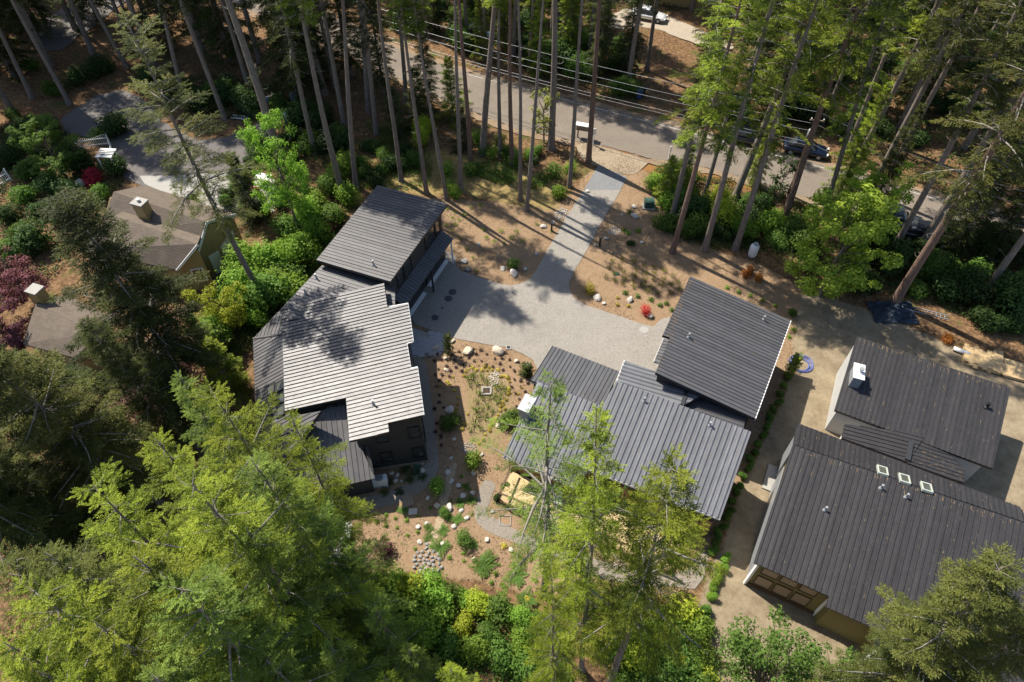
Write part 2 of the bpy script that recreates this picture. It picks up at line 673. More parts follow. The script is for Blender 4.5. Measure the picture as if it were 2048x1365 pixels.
M['road'] = asphalt('sun_bleached_asphalt', (.135, .113, .092), (.205, .172, .14))
M['drive_conc'] = asphalt('exposed_aggregate', (.20, .182, .158), (.285, .262, .23), True, .25)
M['drive_top'] = asphalt('grey_driveway_slab', (.15, .152, .155), (.20, .20, .205), True, .25)
M['old_drive'] = asphalt('old_asphalt', (.10, .092, .09), (.15, .135, .125))
M['path'] = asphalt('crushed_gravel', (.17, .15, .125), (.25, .215, .175), True, .25)
M['paint'] = mottled('worn_road_paint', (.38, .36, .32), .7, .35, 6, .1)


def slab(name, px, z0, z1, mat, step=.5, jit=.02, smooth=0, label=None, par=None):
    P = resample(wpoly(px), step, jit, smooth)
    mb = MB().prism([tuple(p) for p in P], z0, z1)
    o = build(name, mb, mat, par)
    if par is None:
        tag(o, label, None, None, 'structure')
    return o


ROAD_UP = [(480, -60), (560, -20), (640, 20), (720, 60), (790, 96), (860, 122), (940, 146), (1060, 176), (1158, 203), (1329, 247), (1500, 292), (1700, 345), (1900, 400), (2100, 455), (2400, 540)]
ROAD_LO = [(2400, 640), (2100, 545), (1900, 480), (1700, 419), (1580, 386), (1468, 350), (1380, 328), (1295, 316), (1213, 294), (1120, 276), (1035, 258), (940, 222), (892, 204), (830, 172), (770, 146), (690, 106), (600, 66), (500, 20), (420, -20)]
def shoulder(px, w, seed):
    g = np.random.default_rng(seed)
    P = wpoly(px)
    o = []
    for i in range(len(P)):
        d = P[min(i + 1, len(P) - 1)] - P[max(i - 1, 0)]
        d /= np.hypot(*d)
        o.append(P[i] + np.array([-d[1], d[0]]) * w)
    Q = resample(np.concatenate([P, np.array(o)[::-1]]), .6, .12)
    tag(build('road_shoulder', MB().prism([tuple(q) for q in Q], -.2, -.003), M['shoulder']), kind='structure')


M['shoulder'] = asphalt('gravel_and_needles', (.17, .115, .07), (.27, .205, .14), True, .3)
shoulder(ROAD_UP, .7, 1)
shoulder(ROAD_LO, .9, 2)
road = slab('road', ROAD_UP + ROAD_LO, -.1, .004, M['road'], .4, .07)
# fog line along the far edge: short worn dashes
up = wpoly(ROAD_UP[6:14])
mb = MB()
acc = 0
for a, b in zip(up[:-1], up[1:]):
    d = b - a
    L = np.hypot(*d)
    d = d / L
    nrm = np.array([d[1], -d[0]])
    s = 0.0
    while s < L:
        w = random.uniform(.8, 2.6)
        p, q = a + d * s + nrm * .45, a + d * min(L, s + w) + nrm * .45
        mb.add([(*(p - nrm * .05), .0085), (*(q - nrm * .05), .0085), (*(q + nrm * .05), .0085), (*(p + nrm * .05), .0085)], [(3, 2, 1, 0)])
        s += w + random.uniform(.1, .5)
tag(build('road_marking', mb, M['paint']), kind='structure')
APRON = [(1150, 282), (1213, 298), (1300, 322), (1285, 340), (1256, 354), (1195, 333), (1160, 318)]
slab('gravel_shoulder', APRON, -.05, .012, asphalt('sandy_shoulder', (.24, .185, .125), (.33, .27, .195), True, .3), .5, .06, 1)
DRIVE = [(1167, 381), (1130, 441), (1097, 497), (1075, 537), (1063, 556), (1045, 567), (1022, 572), (999, 568), (969, 558), (920, 542), (911, 530), (913, 515), (893, 502),
         (850, 560), (815, 625), (830, 648), (897, 675), (976, 690), (1017, 696), (1045, 708), (1066, 721), (1076, 740), (1150, 800), (1250, 800), (1310, 800), (1345, 690), (1340, 634), (1322, 639), (1307, 654),
         (1281, 648), (1233, 631), (1172, 611), (1149, 597), (1139, 581), (1138, 568), (1147, 545), (1172, 504), (1197, 456), (1215, 426), (1242, 380)]
slab('driveway', DRIVE, -.06, .026, M['drive_conc'], .35, .008)
slab('driveway_slab', [(1196, 332), (1254, 355), (1241, 381), (1168, 380.5)], -.06, .03, M['drive_top'], .5, .004)
slab('paved_walk', [(820, 655), (905, 682), (880, 712), (824, 716), (818, 690)], -.05, .008, M['concrete'], .5, .0)
slab('gravel_path', [(824, 712), (850, 712), (862, 790), (872, 876), (880, 930), (872, 955), (850, 978), (814, 999), (770, 1014), (700, 1026), (640, 1034), (640, 1008), (720, 998), (780, 985), (820, 965), (848, 935), (852, 913), (845, 842), (832, 760)], -.05, .014, M['path'], .4, .03, 1)
slab('gravel_path', [(967, 958), (992, 966), (980, 1000), (970, 1026), (996, 1042), (1066, 1076), (1160, 1110), (1260, 1140), (1370, 1150), (1395, 1100), (1422, 1112), (1398, 1180), (1366, 1176), (1240, 1168), (1140, 1130), (1050, 1094), (1000, 1076), (960, 1056), (946, 1030), (955, 990)], -.05, .014, M['path'], .4, .03, 1)
slab('dry_stream', [(905, 925), (915, 930), (897, 1000), (890, 1040), (876, 1080), (858, 1110), (846, 1104), (866, 1060), (876, 1020), (886, 975)], -.04, .010, asphalt('stream_sand', (.25, .19, .125), (.36, .28, .19), True, .3), .3, .05, 1)
slab('neighbour_drive', [(118, 235), (230, 172), (300, 205), (330, 255), (420, 290), (545, 232), (560, 250), (525, 300), (500, 340), (478, 412), (455, 440), (375, 408), (285, 372), (243, 352), (228, 300), (180, 275), (130, 268)], -.08, .004, M['old_drive'], .7, .08, 1)
slab('neighbour_apron', [(280, 352), (352, 352), (452, 345), (470, 375), (455, 425), (370, 402), (288, 368)], -.05, .012, M['concrete'], .6, .02)
slab('side_terrace', [(400, 520), (440, 470), (470, 500), (462, 530), (430, 590), (408, 575)], -.05, .008, M['old_drive'], .6, .03)
slab('patio', [(500, 420), (508, 362), (545, 355), (560, 380), (548, 425)], -.05, .008, M['concrete'], .6, .03)
slab('far_lane', [(40, 70), (150, 0), (260, -50), (330, -60), (230, 20), (160, 70), (110, 110)], -.08, .004, M['old_drive'], .9, .1, 1)
slab('far_drive', [(1200, 45), (1260, 10), (1330, 30), (1420, 68), (1480, 95), (1440, 105), (1370, 80), (1300, 52), (1225, 60)], -.08, .004, asphalt('pale_gravel', (.29, .24, .18), (.38, .32, .25), True, .3), .7, .08, 1)

# ------------------------------------------------------------------ houses
def plane(ref_px, z0, phi_deg, k):
    """roof plane through the ref bearing at height z0, rising k along the plan azimuth phi"""
    p0 = at(*ref_px, z0)
    s = (math.cos(R(phi_deg)), math.sin(R(phi_deg)))
    n = np.array([-k * s[0], -k * s[1], 1.])

    def f(u, v):
        d = ray(u, v)
        return EYE + ((p0 - EYE) @ n) / (d @ n) * d
    f.z = lambda x, y: p0[2] + k * ((x - p0[0]) * s[0] + (y - p0[1]) * s[1])
    f.n = n / np.linalg.norm(n)
    return f


def plane3(a, b, c):
    P = [at(*q[:2], q[2]) for q in (a, b, c)]
    n = np.cross(P[1] - P[0], P[2] - P[0])
    n /= np.linalg.norm(n)
    if n[2] < 0:
        n = -n

    def f(u, v):
        d = ray(u, v)
        return EYE + ((P[0] - EYE) @ n) / (d @ n) * d
    f.z = lambda x, y: P[0][2] - (n[0] * (x - P[0][0]) + n[1] * (y - P[0][1])) / n[2]
    f.n = n
    return f


def clip(poly, c, keep_above):
    o = []
    n = len(poly)
    for i in range(n):
        a, b = poly[i], poly[(i + 1) % n]
        ia, ib = (a[1] >= c) == keep_above, (b[1] >= c) == keep_above
        if ia:
            o.append(a)
        if ia != ib:
            t = (c - a[1]) / (b[1] - a[1])
            o.append((a[0] + t * (b[0] - a[0]), c))
    return o


def roof(house, px, f, seam_phi, spacing, mat, thick=.22, fascia='fascia_dark', rib=(.03, .045), name='roof'):
    """a roof part: slab with fascia, and one child per metal panel"""
    P = [f(u, v) for u, v in px]
    n = f.n
    s = np.array([math.cos(R(seam_phi)), math.sin(R(seam_phi)), 0.])
    s = s - (s @ n) * n
    s /= np.linalg.norm(s)
    t = np.cross(n, s)
    o0 = P[0]
    q = [((p - o0) @ s, (p - o0) @ t) for p in P]
    if area2(q) < 0:
        q = q[::-1]
    W = lambda a, b, h: o0 + a * s + b * t + h * n
    m = len(q)
    mb = MB()
    vs = [W(a, b, -.03 - thick) for a, b in q] + [W(a, b, -.03) for a, b in q]
    mb.add(vs, [tuple(range(m - 1, -1, -1)), tuple(range(m, 2 * m))] + [(i, (i + 1) % m, m + (i + 1) % m, m + i) for i in range(m)])
    rf = build(name, mb, M[fascia], house)
    lo, hi = min(b for a, b in q), max(b for a, b in q)
    cnt = max(1, round((hi - lo) / spacing))
    w = (hi - lo) / cnt
    for i in range(cnt):
        c0, c1 = lo + i * w, lo + (i + 1) * w
        g = clip(clip(q, c0 + .004, True), c1 - .004, False)
        if len(g) < 3 or abs(area2(g)) < .02:
            continue
        k = len(g)
        mb = MB()
        dz = random.uniform(-.004, .004)
        tl = random.uniform(-.006, .006)
        top = [W(a, b, .0 + dz + tl * (b - c0) / w) for a, b in g]
        bot = [W(a, b, -.026) for a, b in g]
        mb.add(bot + top, [tuple(range(k - 1, -1, -1)), tuple(range(k, 2 * k))] + [(j, (j + 1) % k, k + (j + 1) % k, k + j) for j in range(k)])
        cc = c0 + .02
        X = []
        for j in range(m):
            a, b = q[j], q[(j + 1) % m]
            if (a[1] > cc) != (b[1] > cc):
                X.append(a[0] + (cc - a[1]) / (b[1] - a[1]) * (b[0] - a[0]))
        X.sort()
        for x0, x1 in zip(X[::2], X[1::2]):
            if x1 - x0 > .1:
                rw, rh = rib[:2]
                tw_ = rib[2] if len(rib) > 2 else rw
                yo = rw / 2 - .015
                P8 = [W(x, cc + yo + y, h) for h, q_ in ((.002, rw), (rh, tw_)) for x, y in ((x0, -q_ / 2), (x1, -q_ / 2), (x1, q_ / 2), (x0, q_ / 2))]
                mb.hexa(P8)
        build('roof_panel', mb, mat, rf)
    return rf, P


def inset(P, d):
    P = [np.asarray(p[:2], float) for p in P]
    if area2(P) < 0:
        P = P[::-1]
    n = len(P)
    L = []
    for i in range(n):
        a, b = P[i], P[(i + 1) % n]
        e = (b - a) / (np.hypot(*(b - a)) + 1e-9)
        nin = np.array([-e[1], e[0]])
        L.append((a + nin * d, e))
    o = []
    for i in range(n):
        (p, e), (q, g) = L[i - 1], L[i]
        den = e[0] * g[1] - e[1] * g[0]
        if abs(den) < .08:
            o.append(q)
        else:
            o.append(p + e * (((q - p)[0] * g[1] - (q - p)[1] * g[0]) / den))
    return o


def walls(house, poly, f, mat, drop=.3, z0=0.0, name='wall'):
    if area2(poly) < 0:
        poly = poly[::-1]
    z1 = [float(f.z(p[0], p[1])) - drop for p in poly]
    o = build(name, MB().prism([tuple(p) for p in poly], z0, z1), M[mat], house)
    return o, poly


def window(house, a, b, s, w, z, h, frame='black_metal', pane='glass', name='window', depth=.07, bars=1):
    """window on the wall face a-b (outside is to the right of a->b); s metres along, bottom at z"""
    a, b = np.asarray(a[:2], float), np.asarray(b[:2], float)
    e = (b - a) / np.hypot(*(b - a))
    o = np.array([e[1], -e[0]])
    c = lambda x, y, q: (*(a + e * x + o * y), q)
    mb = MB()
    t = .07

    def slabx(x0, x1, q0, q1, y0, y1):
        mb.hexa([c(x0, y0, q0), c(x1, y0, q0), c(x1, y1, q0), c(x0, y1, q0), c(x0, y0, q1), c(x1, y0, q1), c(x1, y1, q1), c(x0, y1, q1)])
    slabx(s, s + w, z, z + t, -.02, depth)
    slabx(s, s + w, z + h - t, z + h, -.02, depth)
    slabx(s, s + t, z + t, z + h - t, -.02, depth)
    slabx(s + w - t, s + w, z + t, z + h - t, -.02, depth)
    for k in range(1, bars):
        x = s + w * k / bars
        slabx(x - .03, x + .03, z + t, z + h - t, -.02, depth - .01)
    fr = build(name, mb, M[frame], house)
    mb = MB()
    slabx(s + t, s + w - t, z + t, z + h - t, -.01, .025)
    build('pane', mb, M[pane], fr)
    return fr


def vent(house, f, u, v, h=.45, r=.06, mat='grey_metal'):
    p = f(u, v)
    mb = MB().lathe([(r * 2.2, -.05), (r * 1.6, .08), (r, .12), (r, h), (r * 1.25, h), (r * 1.25, h + .06)], p, 10)
    return build('vent_pipe', mb, M[mat], house)


def skylight(house, f, u, v, ax, ay, phi, frame='skylight_frame'):
    p = f(u, v)
    n = f.n
    s = np.array([math.cos(R(phi)), math.sin(R(phi)), 0])
    s = s - (s @ n) * n
    s /= np.linalg.norm(s)
    t = np.cross(n, s)
    W = lambda a, b, h: p + a * s + b * t + h * n
    mb = MB()
    for x0, x1, y0, y1 in ((-ax, ax, -ay, -ay + .09), (-ax, ax, ay - .09, ay), (-ax, -ax + .09, -ay + .09, ay - .09), (ax - .09, ax, -ay + .09, ay - .09)):
        mb.hexa([W(x, y, h) for h in (-.02, .14) for x, y in ((x0, y0), (x1, y0), (x1, y1), (x0, y1))])
    fr = build('skylight', mb, M[frame], house)
    mb = MB().hexa([W(x, y, h) for h in (.02, .1) for x, y in ((-ax + .09, -ay + .09), (ax - .09, -ay + .09), (ax - .09, ay - .09), (-ax + .09, ay - .09))])
    build('pane', mb, M['bright_glass'], fr)


def edge_trim(house, pts, mat='fascia_white', w=.05, h=.2, dz=-.1, name='trim'):
    mb = MB()
    for a, b in zip(pts[:-1], pts[1:]):
        mb.bar(np.asarray(a) + [0, 0, dz], np.asarray(b) + [0, 0, dz], w, h)
    return build(name, mb, M[mat], house)


M['chim'] = mottled('galvanised_cap', (.5, .5, .5), .35, .45, 3, .1, 9, .5, .4)
M['skylight_frame'] = mottled('pale_green_frame', (.36, .38, .33), .5, .08)
# ---- the weathered grey house on the left
HA = thing('grey_house', at(700, 760), 'large charcoal house with pale weathered metal roofs on the left of the driveway', 'house')
fAG = plane((895, 408), 5.8, -22, .015)
AG = [(754.7, 371), (895, 408), (780, 564), (632.7, 520)]
_, P = roof(HA, AG, fAG, -22, .31, M['roof_a'])
wp, = (inset(P, .45),)
_, wAG = walls(HA, wp, fAG, 'charcoal_siding')
fAC = plane((766, 568), 4.95, -22, .0)
_, P = roof(HA, [(644, 531), (790, 574), (790, 620), (577, 640), (577, 602)], fAC, -22, .31, M['roof_a'])
walls(HA, inset(P, .3), fAC, 'charcoal_siding')
fAM = plane((848, 829.7), 6.0, 11, .14)
AM = [(563.5, 616.5), (768, 566.5), (774.5, 614), (816, 606.6), (827, 683.5), (814, 687), (822, 737), (835, 734), (848, 829.7), (775.6, 846), (778, 864.8), (698.7, 882), (692, 795.6), (570, 822)]
rA, PA = roof(HA, AM, fAM, 11, .305, M['roof_a'], .2, 'fascia_dark', (.035, .06))
# storey under the main roof: outline a little inside the eaves
core = [fAM(u, v) for u, v in [(574, 622), (762, 578), (766, 622), (806, 615), (826, 732), (838, 828), (774, 842), (705, 858), (700, 790), (576, 814)]]
_, wAM = walls(HA, [p[:2] for p in core], fAM, 'charcoal_siding', .28)
edge_trim(HA, [PA[2], PA[3], PA[4], PA[5], PA[6], PA[7], PA[8]], 'grey_metal', .05, .16, -.08, 'gutter')
edge_trim(HA, [PA[13], PA[0]], 'fascia_dark', .08, .16, -.1, 'gutter')
# lower hipped roofs
fAW = plane3((507, 720, 2.7), (512, 860, 2.7), (566, 740, 4.0))
_, P = roof(HA, [(506, 678), (582, 667), (588, 832), (641.5, 822.5), (562, 928), (536, 964), (514, 900)], fAW, 11, .31, M['roof_a'], .18)
wW = inset(P, .35)
fAN = plane3((506, 678, 2.7), (577, 602, 2.7), (572, 668, 3.9))
roof(HA, [(506, 678), (577, 602), (600, 600), (592, 666)], fAN, 100, .31, M['roof_a'], .18)
fAS = plane3((562, 928, 2.95), (641.5, 822.5, 4.2), (750, 957, 2.35))
_, PS = roof(HA, [(562, 928), (641.5, 822.5), (692, 800), (722, 800), (717, 884), (750, 957), (685, 972), (545, 1002), (536, 964)], fAS, -79, .33, M['roof_a'], .18)
lowW = [fAW(516, 690)[:2], fAW(520, 860)[:2], fAS(548, 985)[:2], fAS(690, 958)[:2], fAS(738, 948)[:2], fAS(712, 870)[:2], fAS(640, 840)[:2], fAW(584, 800)[:2], fAW(580, 690)[:2]]
mb = MB().prism([tuple(p) for p in lowW], 0, 2.2)
build('wall', mb, M['charcoal_siding'], HA)
hipm = MB().bar(fAS(562, 928) + [0, 0, .06], fAS(641.5, 822.5) + [0, 0, .06], .16, .06)
build('ridge_cap', hipm, M['roof_a'], HA)
hipm = MB().bar(fAW(506, 678) + [0, 0, .05], fAW(578, 667.5) + [0, 0, .05], .14, .05)
build('ridge_cap', hipm, M['roof_a'], HA)
for u, v in ((543.5, 780), (561.5, 773), (540, 806), (562.5, 798), (537, 836), (563, 823)):
    skylight(HA, fAW, u, v, .36, .42, 11, 'fascia_dark')
vent(HA, fAG, 747, 531)
vent(HA, fAC, 633, 558)
vent(HA, fAC, 611, 588)
vent(HA, fAM, 747, 810)
# garage front: upper windows, awning, doors
i = max(range(4), key=lambda k: (wAG[k][0] + wAG[(k + 1) % 4][0]))
ga, gb = wAG[i], wAG[(i + 1) % 4]
if ga[1] > gb[1]:
    pass
e = (gb - ga) / np.hypot(*(gb - ga))
Lg = np.hypot(*(gb - ga))
for s_, w_ in ((1.0, 1.0), (2.1, 1.2), (5.6, 1.7), (7.4, .8)):
    if s_ + w_ < Lg:
        window(HA, ga, gb, s_, w_, 3.5, 1.5, 'black_metal', 'glass')
nout = np.array([e[1], -e[0]])
aw = [ga + e * .1, gb - e * .1, gb - e * .1 + nout * 1.0, ga + e * .1 + nout * 1.0]
zt = [3.25, 3.25, 2.75, 2.75]
mb = MB().prism([tuple(p) for p in aw], [z - .12 for z in zt], zt)
awn = build('awning', mb, M['fascia_dark'], HA)
k = int(Lg / .32)
for j in range(k):
    mb = MB()
    p = ga + e * (.12 + j * (Lg - .25) / k)
    q = p + nout * 1.02
    p2, q2 = p + e * (Lg - .25) / k * .97, q + e * (Lg - .25) / k * .97
    mb.hexa([(*p, 3.255), (*q, 2.745), (*q2, 2.745), (*p2, 3.255), (*p, 3.275), (*q, 2.765), (*q2, 2.765), (*p2, 3.275)])
    mb.bar((*p, 3.29), (*q, 2.78), .03, .05)
    build('roof_panel', mb, M['roof_b'], awn)
for s_ in (.8, 5.0):
    mb = MB()
    c0, c1 = ga + e * s_ + nout * .03, ga + e * (s_ + 3.4) + nout * .03
    dr = build('garage_door', MB().bar((*c0, 1.15), (*c1, 1.15), .08, 2.25), M['black_metal'], HA)
    for r_ in range(4):
        build('door_panel', MB().bar((*(c0 + e * .05 + nout * .06), .32 + .56 * r_), (*(c1 - e * .05 + nout * .06), .32 + .56 * r_), .03, .5), M['fascia_dark'], dr)
    sl = build('door_sill', MB().bar((*(c0 + nout * .25), .05), (*(c1 + nout * .25), .05), .35, .06), M['white_paint'], HA)
for s_ in (.35, 4.6, Lg - .35):
    build('post', MB().bar((*(ga + e * s_ + nout * .9), 0.), (*(ga + e * s_ + nout * .9), 2.66), .14, .14), M['white_paint'] if s_ > 8 or s_ < .5 else M['fascia_dark'], HA)
build('wall_light', MB().bar((*(ga + e * .3 + nout * .02), 2.45), (*(ga + e * .3 + nout * .3), 2.45), .16, .2), M['black_metal'], HA)
# south face windows and base trim
n_ = len(wAM)
for j in range(n_):
    a, b = wAM[j], wAM[(j + 1) % n_]
    ee = b - a
    L = np.hypot(*ee)
    o_ = np.array([ee[1], -ee[0]]) / L
    if o_[1] < -.6 and L > 1.5:
        window(HA, a, b, L * .55, .8, 3.3, 1.3, 'black_metal', 'glass')
        window(HA, a, b, L * .55, .8, .8, 1.3, 'black_metal', 'glass')
        build('base_trim', MB().bar((*(a + o_ * .06), .12), (*(b + o_ * .06), .12), .1, .2), M['wood_grey'], HA)
    if o_[0] > .7 and L > 2:
        window(HA, a, b, L * .3, 1.1, 3.2, 1.4, 'black_metal', 'glass')
        window(HA, a, b, L * .3, 1.1, .7, 1.4, 'black_metal', 'glass')

# ---- the charcoal house in the middle
HB = thing('charcoal_house', at(1300, 900), 'charcoal ribbed metal roofed house right of the driveway, behind the tall firs', 'house')
fBG = plane((1582, 642), 4.3, -23, -.2)
_, P = roof(HB, [(1381, 553), (1582, 642), (1511, 838), (1311.6, 746.5), (1339.7, 675.5), (1325.8, 670.6)], fBG, -23, .29, M['roof_b'], .2, 'fascia_dark', (.03, .045))
edge_trim(HB, [P[1], P[2]], 'fascia_white', .05, .22, -.1)
gB = [fBG(u, v)[:2] for u, v in ((1377, 566), (1570, 648), (1503, 826), (1318, 740))]
_, wBG = walls(HB, gB, fBG, 'charcoal_siding')
j = min(range(4), key=lambda k: wBG[k][0] + wBG[(k + 1) % 4][0])
ga, gb = wBG[j], wBG[(j + 1) % 4]
Lg = np.hypot(*(gb - ga))
e = (gb - ga) / Lg
nout = np.array([e[1], -e[0]])
for s_ in (.6, 4.7):
    c0, c1 = ga + e * s_ + nout * .03, ga + e * (s_ + 3.2) + nout * .03
    dr = build('garage_door', MB().bar((*c0, 1.15), (*c1, 1.15), .08, 2.25), M['black_metal'], HB)
fBA = plane((1328, 677), 2.9, -23, .1)
_, P = roof(HB, [(1327, 677), (1341, 681), (1322, 727), (1308, 723)], fBA, -23, .3, M['roof_b'], .12)
edge_trim(HB, [P[0], P[3], P[2]], 'fascia_white', .05, .14, -.08)
fBM1 = plane((1249, 721), 4.5, -22, .02)
_, P = roof(HB, [(1249, 721), (1420, 783), (1364, 812), (1233, 763)], fBM1, -22, .33, M['roof_bm'], .2, 'fascia_dark', (.18, .06, .06))
edge_trim(HB, [P[0], P[3]], 'fascia_white', .05, .2, -.1)
walls(HB, inset(P, .25), fBM1, 'charcoal_siding')
fBM2 = plane((1372, 787), 4.1, -22, -.03)
_, P = roof(HB, [(1372, 787), (1430, 790), (1493, 828), (1486, 862), (1365, 813)], fBM2, -22, .3, M['roof_b'])
walls(HB, inset(P, .2), fBM2, 'charcoal_siding')
build('ridge_cap', MB().bar(fBM1(1372, 784) + [0, 0, .05], fBM1(1364, 812) + [0, 0, .05], .25, .14), M['fascia_dark'], HB)
fB = plane((1441, 1038), 3.55, -116, -.35)
BM = [(1233, 762), (1502.6, 864), (1441, 1038), (1173, 937), (1151, 975), (1006, 913), (1075, 764), (1205, 812)]
_, PB = roof(HB, BM, fB, -116, .34, M['roof_bm'], .2, 'fascia_dark', (.20, .07, .06))
edge_trim(HB, [PB[2], PB[3]], 'fascia_white', .06, .16, -.12)
edge_trim(HB, [PB[3], PB[4], PB[5]], 'fascia_white', .06, .16, -.12)
bw = [fB(u, v)[:2] for u, v in ((1238, 772), (1494, 870), (1436, 1024), (1172, 922), (1158, 950), (1018, 892), (1080, 776), (1207, 822))]
_, wB = walls(HB, bw, fB, 'charcoal_siding', .28)
for j in range(len(wB)):
    a, b = wB[j], wB[(j + 1) % len(wB)]
    L = np.hypot(*(b - a))
    o_ = np.array([b[1] - a[1], a[0] - b[0]]) / L
    if o_[1] < -.6 and L > 3:
        build('cedar_panel', MB().bar((*(a + o_ * .03), 1.2), (*(b + o_ * .03), 1.2), .05, 2.1), M['cedar'], HB)
        for q in np.arange(.6, L - 2, 2.6):
            window(HB, a, b, q, 1.9, .25, 1.9, 'black_metal', 'glass', bars=2, depth=.12)
fBE = plane((1105, 692), 3.3, -117, .05)
_, P = roof(HB, [(1105, 692), (1238, 743), (1205, 812), (1061, 761)], fBE, -117, .29, M['roof_b'], .2)
edge_trim(HB, [P[0], P[1]], 'fascia_white', .05, .12, -.1)
edge_trim(HB, [P[3], P[2]], 'fascia_white', .05, .08, -.2)
for u, v in ((1108, 700), (1229, 746), (1070, 760)):
    p = fBE(u, v)
    build('post', MB().bar((p[0], p[1], 0), (p[0], p[1], p[2] - .2), .16, .16), M['fascia_dark'], HB)
cb = fB(1052, 838)
mb = MB().box((cb[0] + .05, cb[1] + .35, cb[2] + .45), (.62, 1.15, 1.5), R(-26))
ch = build('chimney', mb, M['grey_metal'], HB)
build('chimney_cap', MB().box((cb[0] + .05, cb[1] + .35, cb[2] + 1.25), (.78, 1.3, .1), R(-26)), M['chim'], ch)
for u, v in ((1288, 803), (1419, 852)):
    vent(HB, fB, u, v, .35)
vent(HB, fBG, 1377, 675, .35)
vent(HB, fBG, 1527, 640, .35)

# ---- the neighbour's unfinished dark house on the right
M['house_wrap'] = mottled('grey_house_wrap', (.42, .42, .41), .6, .12, 1.5, .1)
HC = thing('dark_brown_house', at(1800, 1050), 'dark brown metal roofed house under construction on the bare sandy lot at right', 'house')
fCG = plane((2021.5, 776.5), 3.9, -117, -.19)
_, P = roof(HC, [(1714.5, 673.4), (2021.5, 776.5), (1985.6, 937.5), (1670, 820.5)], fCG, -117, .31, M['roof_c'], .22, 'fascia_dark', (.06, .045))
cw = [fCG(u, v)[:2] for u, v in ((1712, 684), (2008, 783), (1975, 922), (1678, 816))]
walls(HC, cw, fCG, 'house_wrap')
cg = fCG(1708, 772)
ch = build('chimney', MB().box((cg[0] + .1, cg[1] + .45, cg[2] + .35), (.62, 1.25, 1.3), R(-20)), M['grey_metal'], HC)
build('chimney_cap', MB().box((cg[0] + .1, cg[1] + .45, cg[2] + 1.04), (.74, 1.36, .07), R(-20)), M['white_paint'], ch)
build('flue', MB().lathe([(.1, 0), (.1, .3), (.17, .3), (.17, .4)], (cg[0] + .15, cg[1] + .4, cg[2] + 1.05), 10), M['grey_metal'], ch)
vent(HC, fCG, 1972, 815, .4, .1, 'black_metal')
fC1 = plane((1690, 850), 2.6, -20, .04)
_, P = roof(HC, [(1690, 848), (1850, 870), (1818, 925), (1684, 876)], fC1, -20, .33, M['roof_c'], .2, 'fascia_dark', (.1, .05))
walls(HC, inset(P, .2), fC1, 'fascia_white')
fC2 = plane((1821, 888), 2.75, -20, -.06)
_, P = roof(HC, [(1821, 888), (1870, 880), (1930, 942), (1928, 966), (1815, 926)], fC2, -20, .3, M['roof_c'])
walls(HC, inset(P, .2), fC2, 'white_paint')
build('ridge_cap', MB().bar(fC1(1821, 886) + [0, 0, .08], fC1(1814, 922) + [0, 0, .08], .3, .16), M['fascia_dark'], HC)
fCM = plane((1509, 1126), 3.5, -117, -.22)
CMp = [(1587, 890.7), (2140, 1077), (2110, 1420), (1752, 1297), (1751.6, 1258.5), (1654, 1215), (1658, 1193), (1509, 1126)]
_, PC = roof(HC, CMp, fCM, -117, .33, M['roof_c'], .2, 'fascia_dark', (.09, .06, .03))
edge_trim(HC, [PC[0], PC[7]], 'fascia_dark', .06, .2, -.1)
rz = fCM(1587, 890.7)
rz2 = fCM(1990, 1026)
fCN = plane3((1587, 891, float(rz[2])), (1990, 1026.4, float(rz2[2])), (1594, 846, 4.35))
_, P = roof(HC, [(1587.3, 889.5), (1594, 846), (1992.5, 996.5), (2040, 1014), (2060, 1048)], fCN, -117, .3, M['roof_c'], .2)
skm = [(1764, 943.5), (1808, 960), (1852, 977)]
for u, v in skm:
    skylight(HC, fCN, u, v, .30, .38, -20)
for u, v in ((1761, 977), (1811, 995), (1649, 1021)):
    vent(HC, fCM, u, v, .35)
cw = [fCM(u, v)[:2] for u, v in ((1592, 896), (2130, 1076), (2100, 1400), (1768, 1290), (1764, 1252), (1672, 1208), (1672, 1186), (1522, 1120))]
_, wC = walls(HC, cw, fCM, 'olive_siding', .28)
# north leaf of the walls, under the short slope
cwn = [fCN(u, v)[:2] for u, v in ((1600, 853), (1988, 1000), (1986, 1015), (1596, 880))]
walls(HC, cwn, fCN, 'grey_metal', .28)
for j in range(len(wC)):
    a, b = wC[j], wC[(j + 1) % len(wC)]
    L = np.hypot(*(b - a))
    o_ = np.array([b[1] - a[1], a[0] - b[0]]) / L
    if o_[1] < -.6 and L > 2.5 and L < 8:
        z2 = 2.05
        wd = min(1.05, (L - .9) / 3.3)
        for q in range(3):
            window(HC, a, b, .35 + q * (wd + .1), wd, .45, 1.25, 'wood_dark', 'papered_glass', depth=.06)
            window(HC, a, b, .35 + q * (wd + .1), wd, z2, .95, 'wood_dark', 'papered_glass', depth=.06)
        build('base_trim', MB().bar((*(a + o_ * .05), .15), (*(b + o_ * .05), .15), .08, .28), M['wood_dark'], HC)
        for p_ in (a, b):
            build('corner_post', MB().bar((*(p_ + o_ * .04), 0.), (*(p_ + o_ * .04), float(fCM.z(*p_)) - .3), .16, .16), M['white_paint'], HC)
    elif o_[0] < -.6 and L > 3:
        build('house_wrap', MB().bar((*(a + o_ * .02), 1.5), (*(b + o_ * .02), 1.5), .03, 2.6), M['grey_metal'], HC)

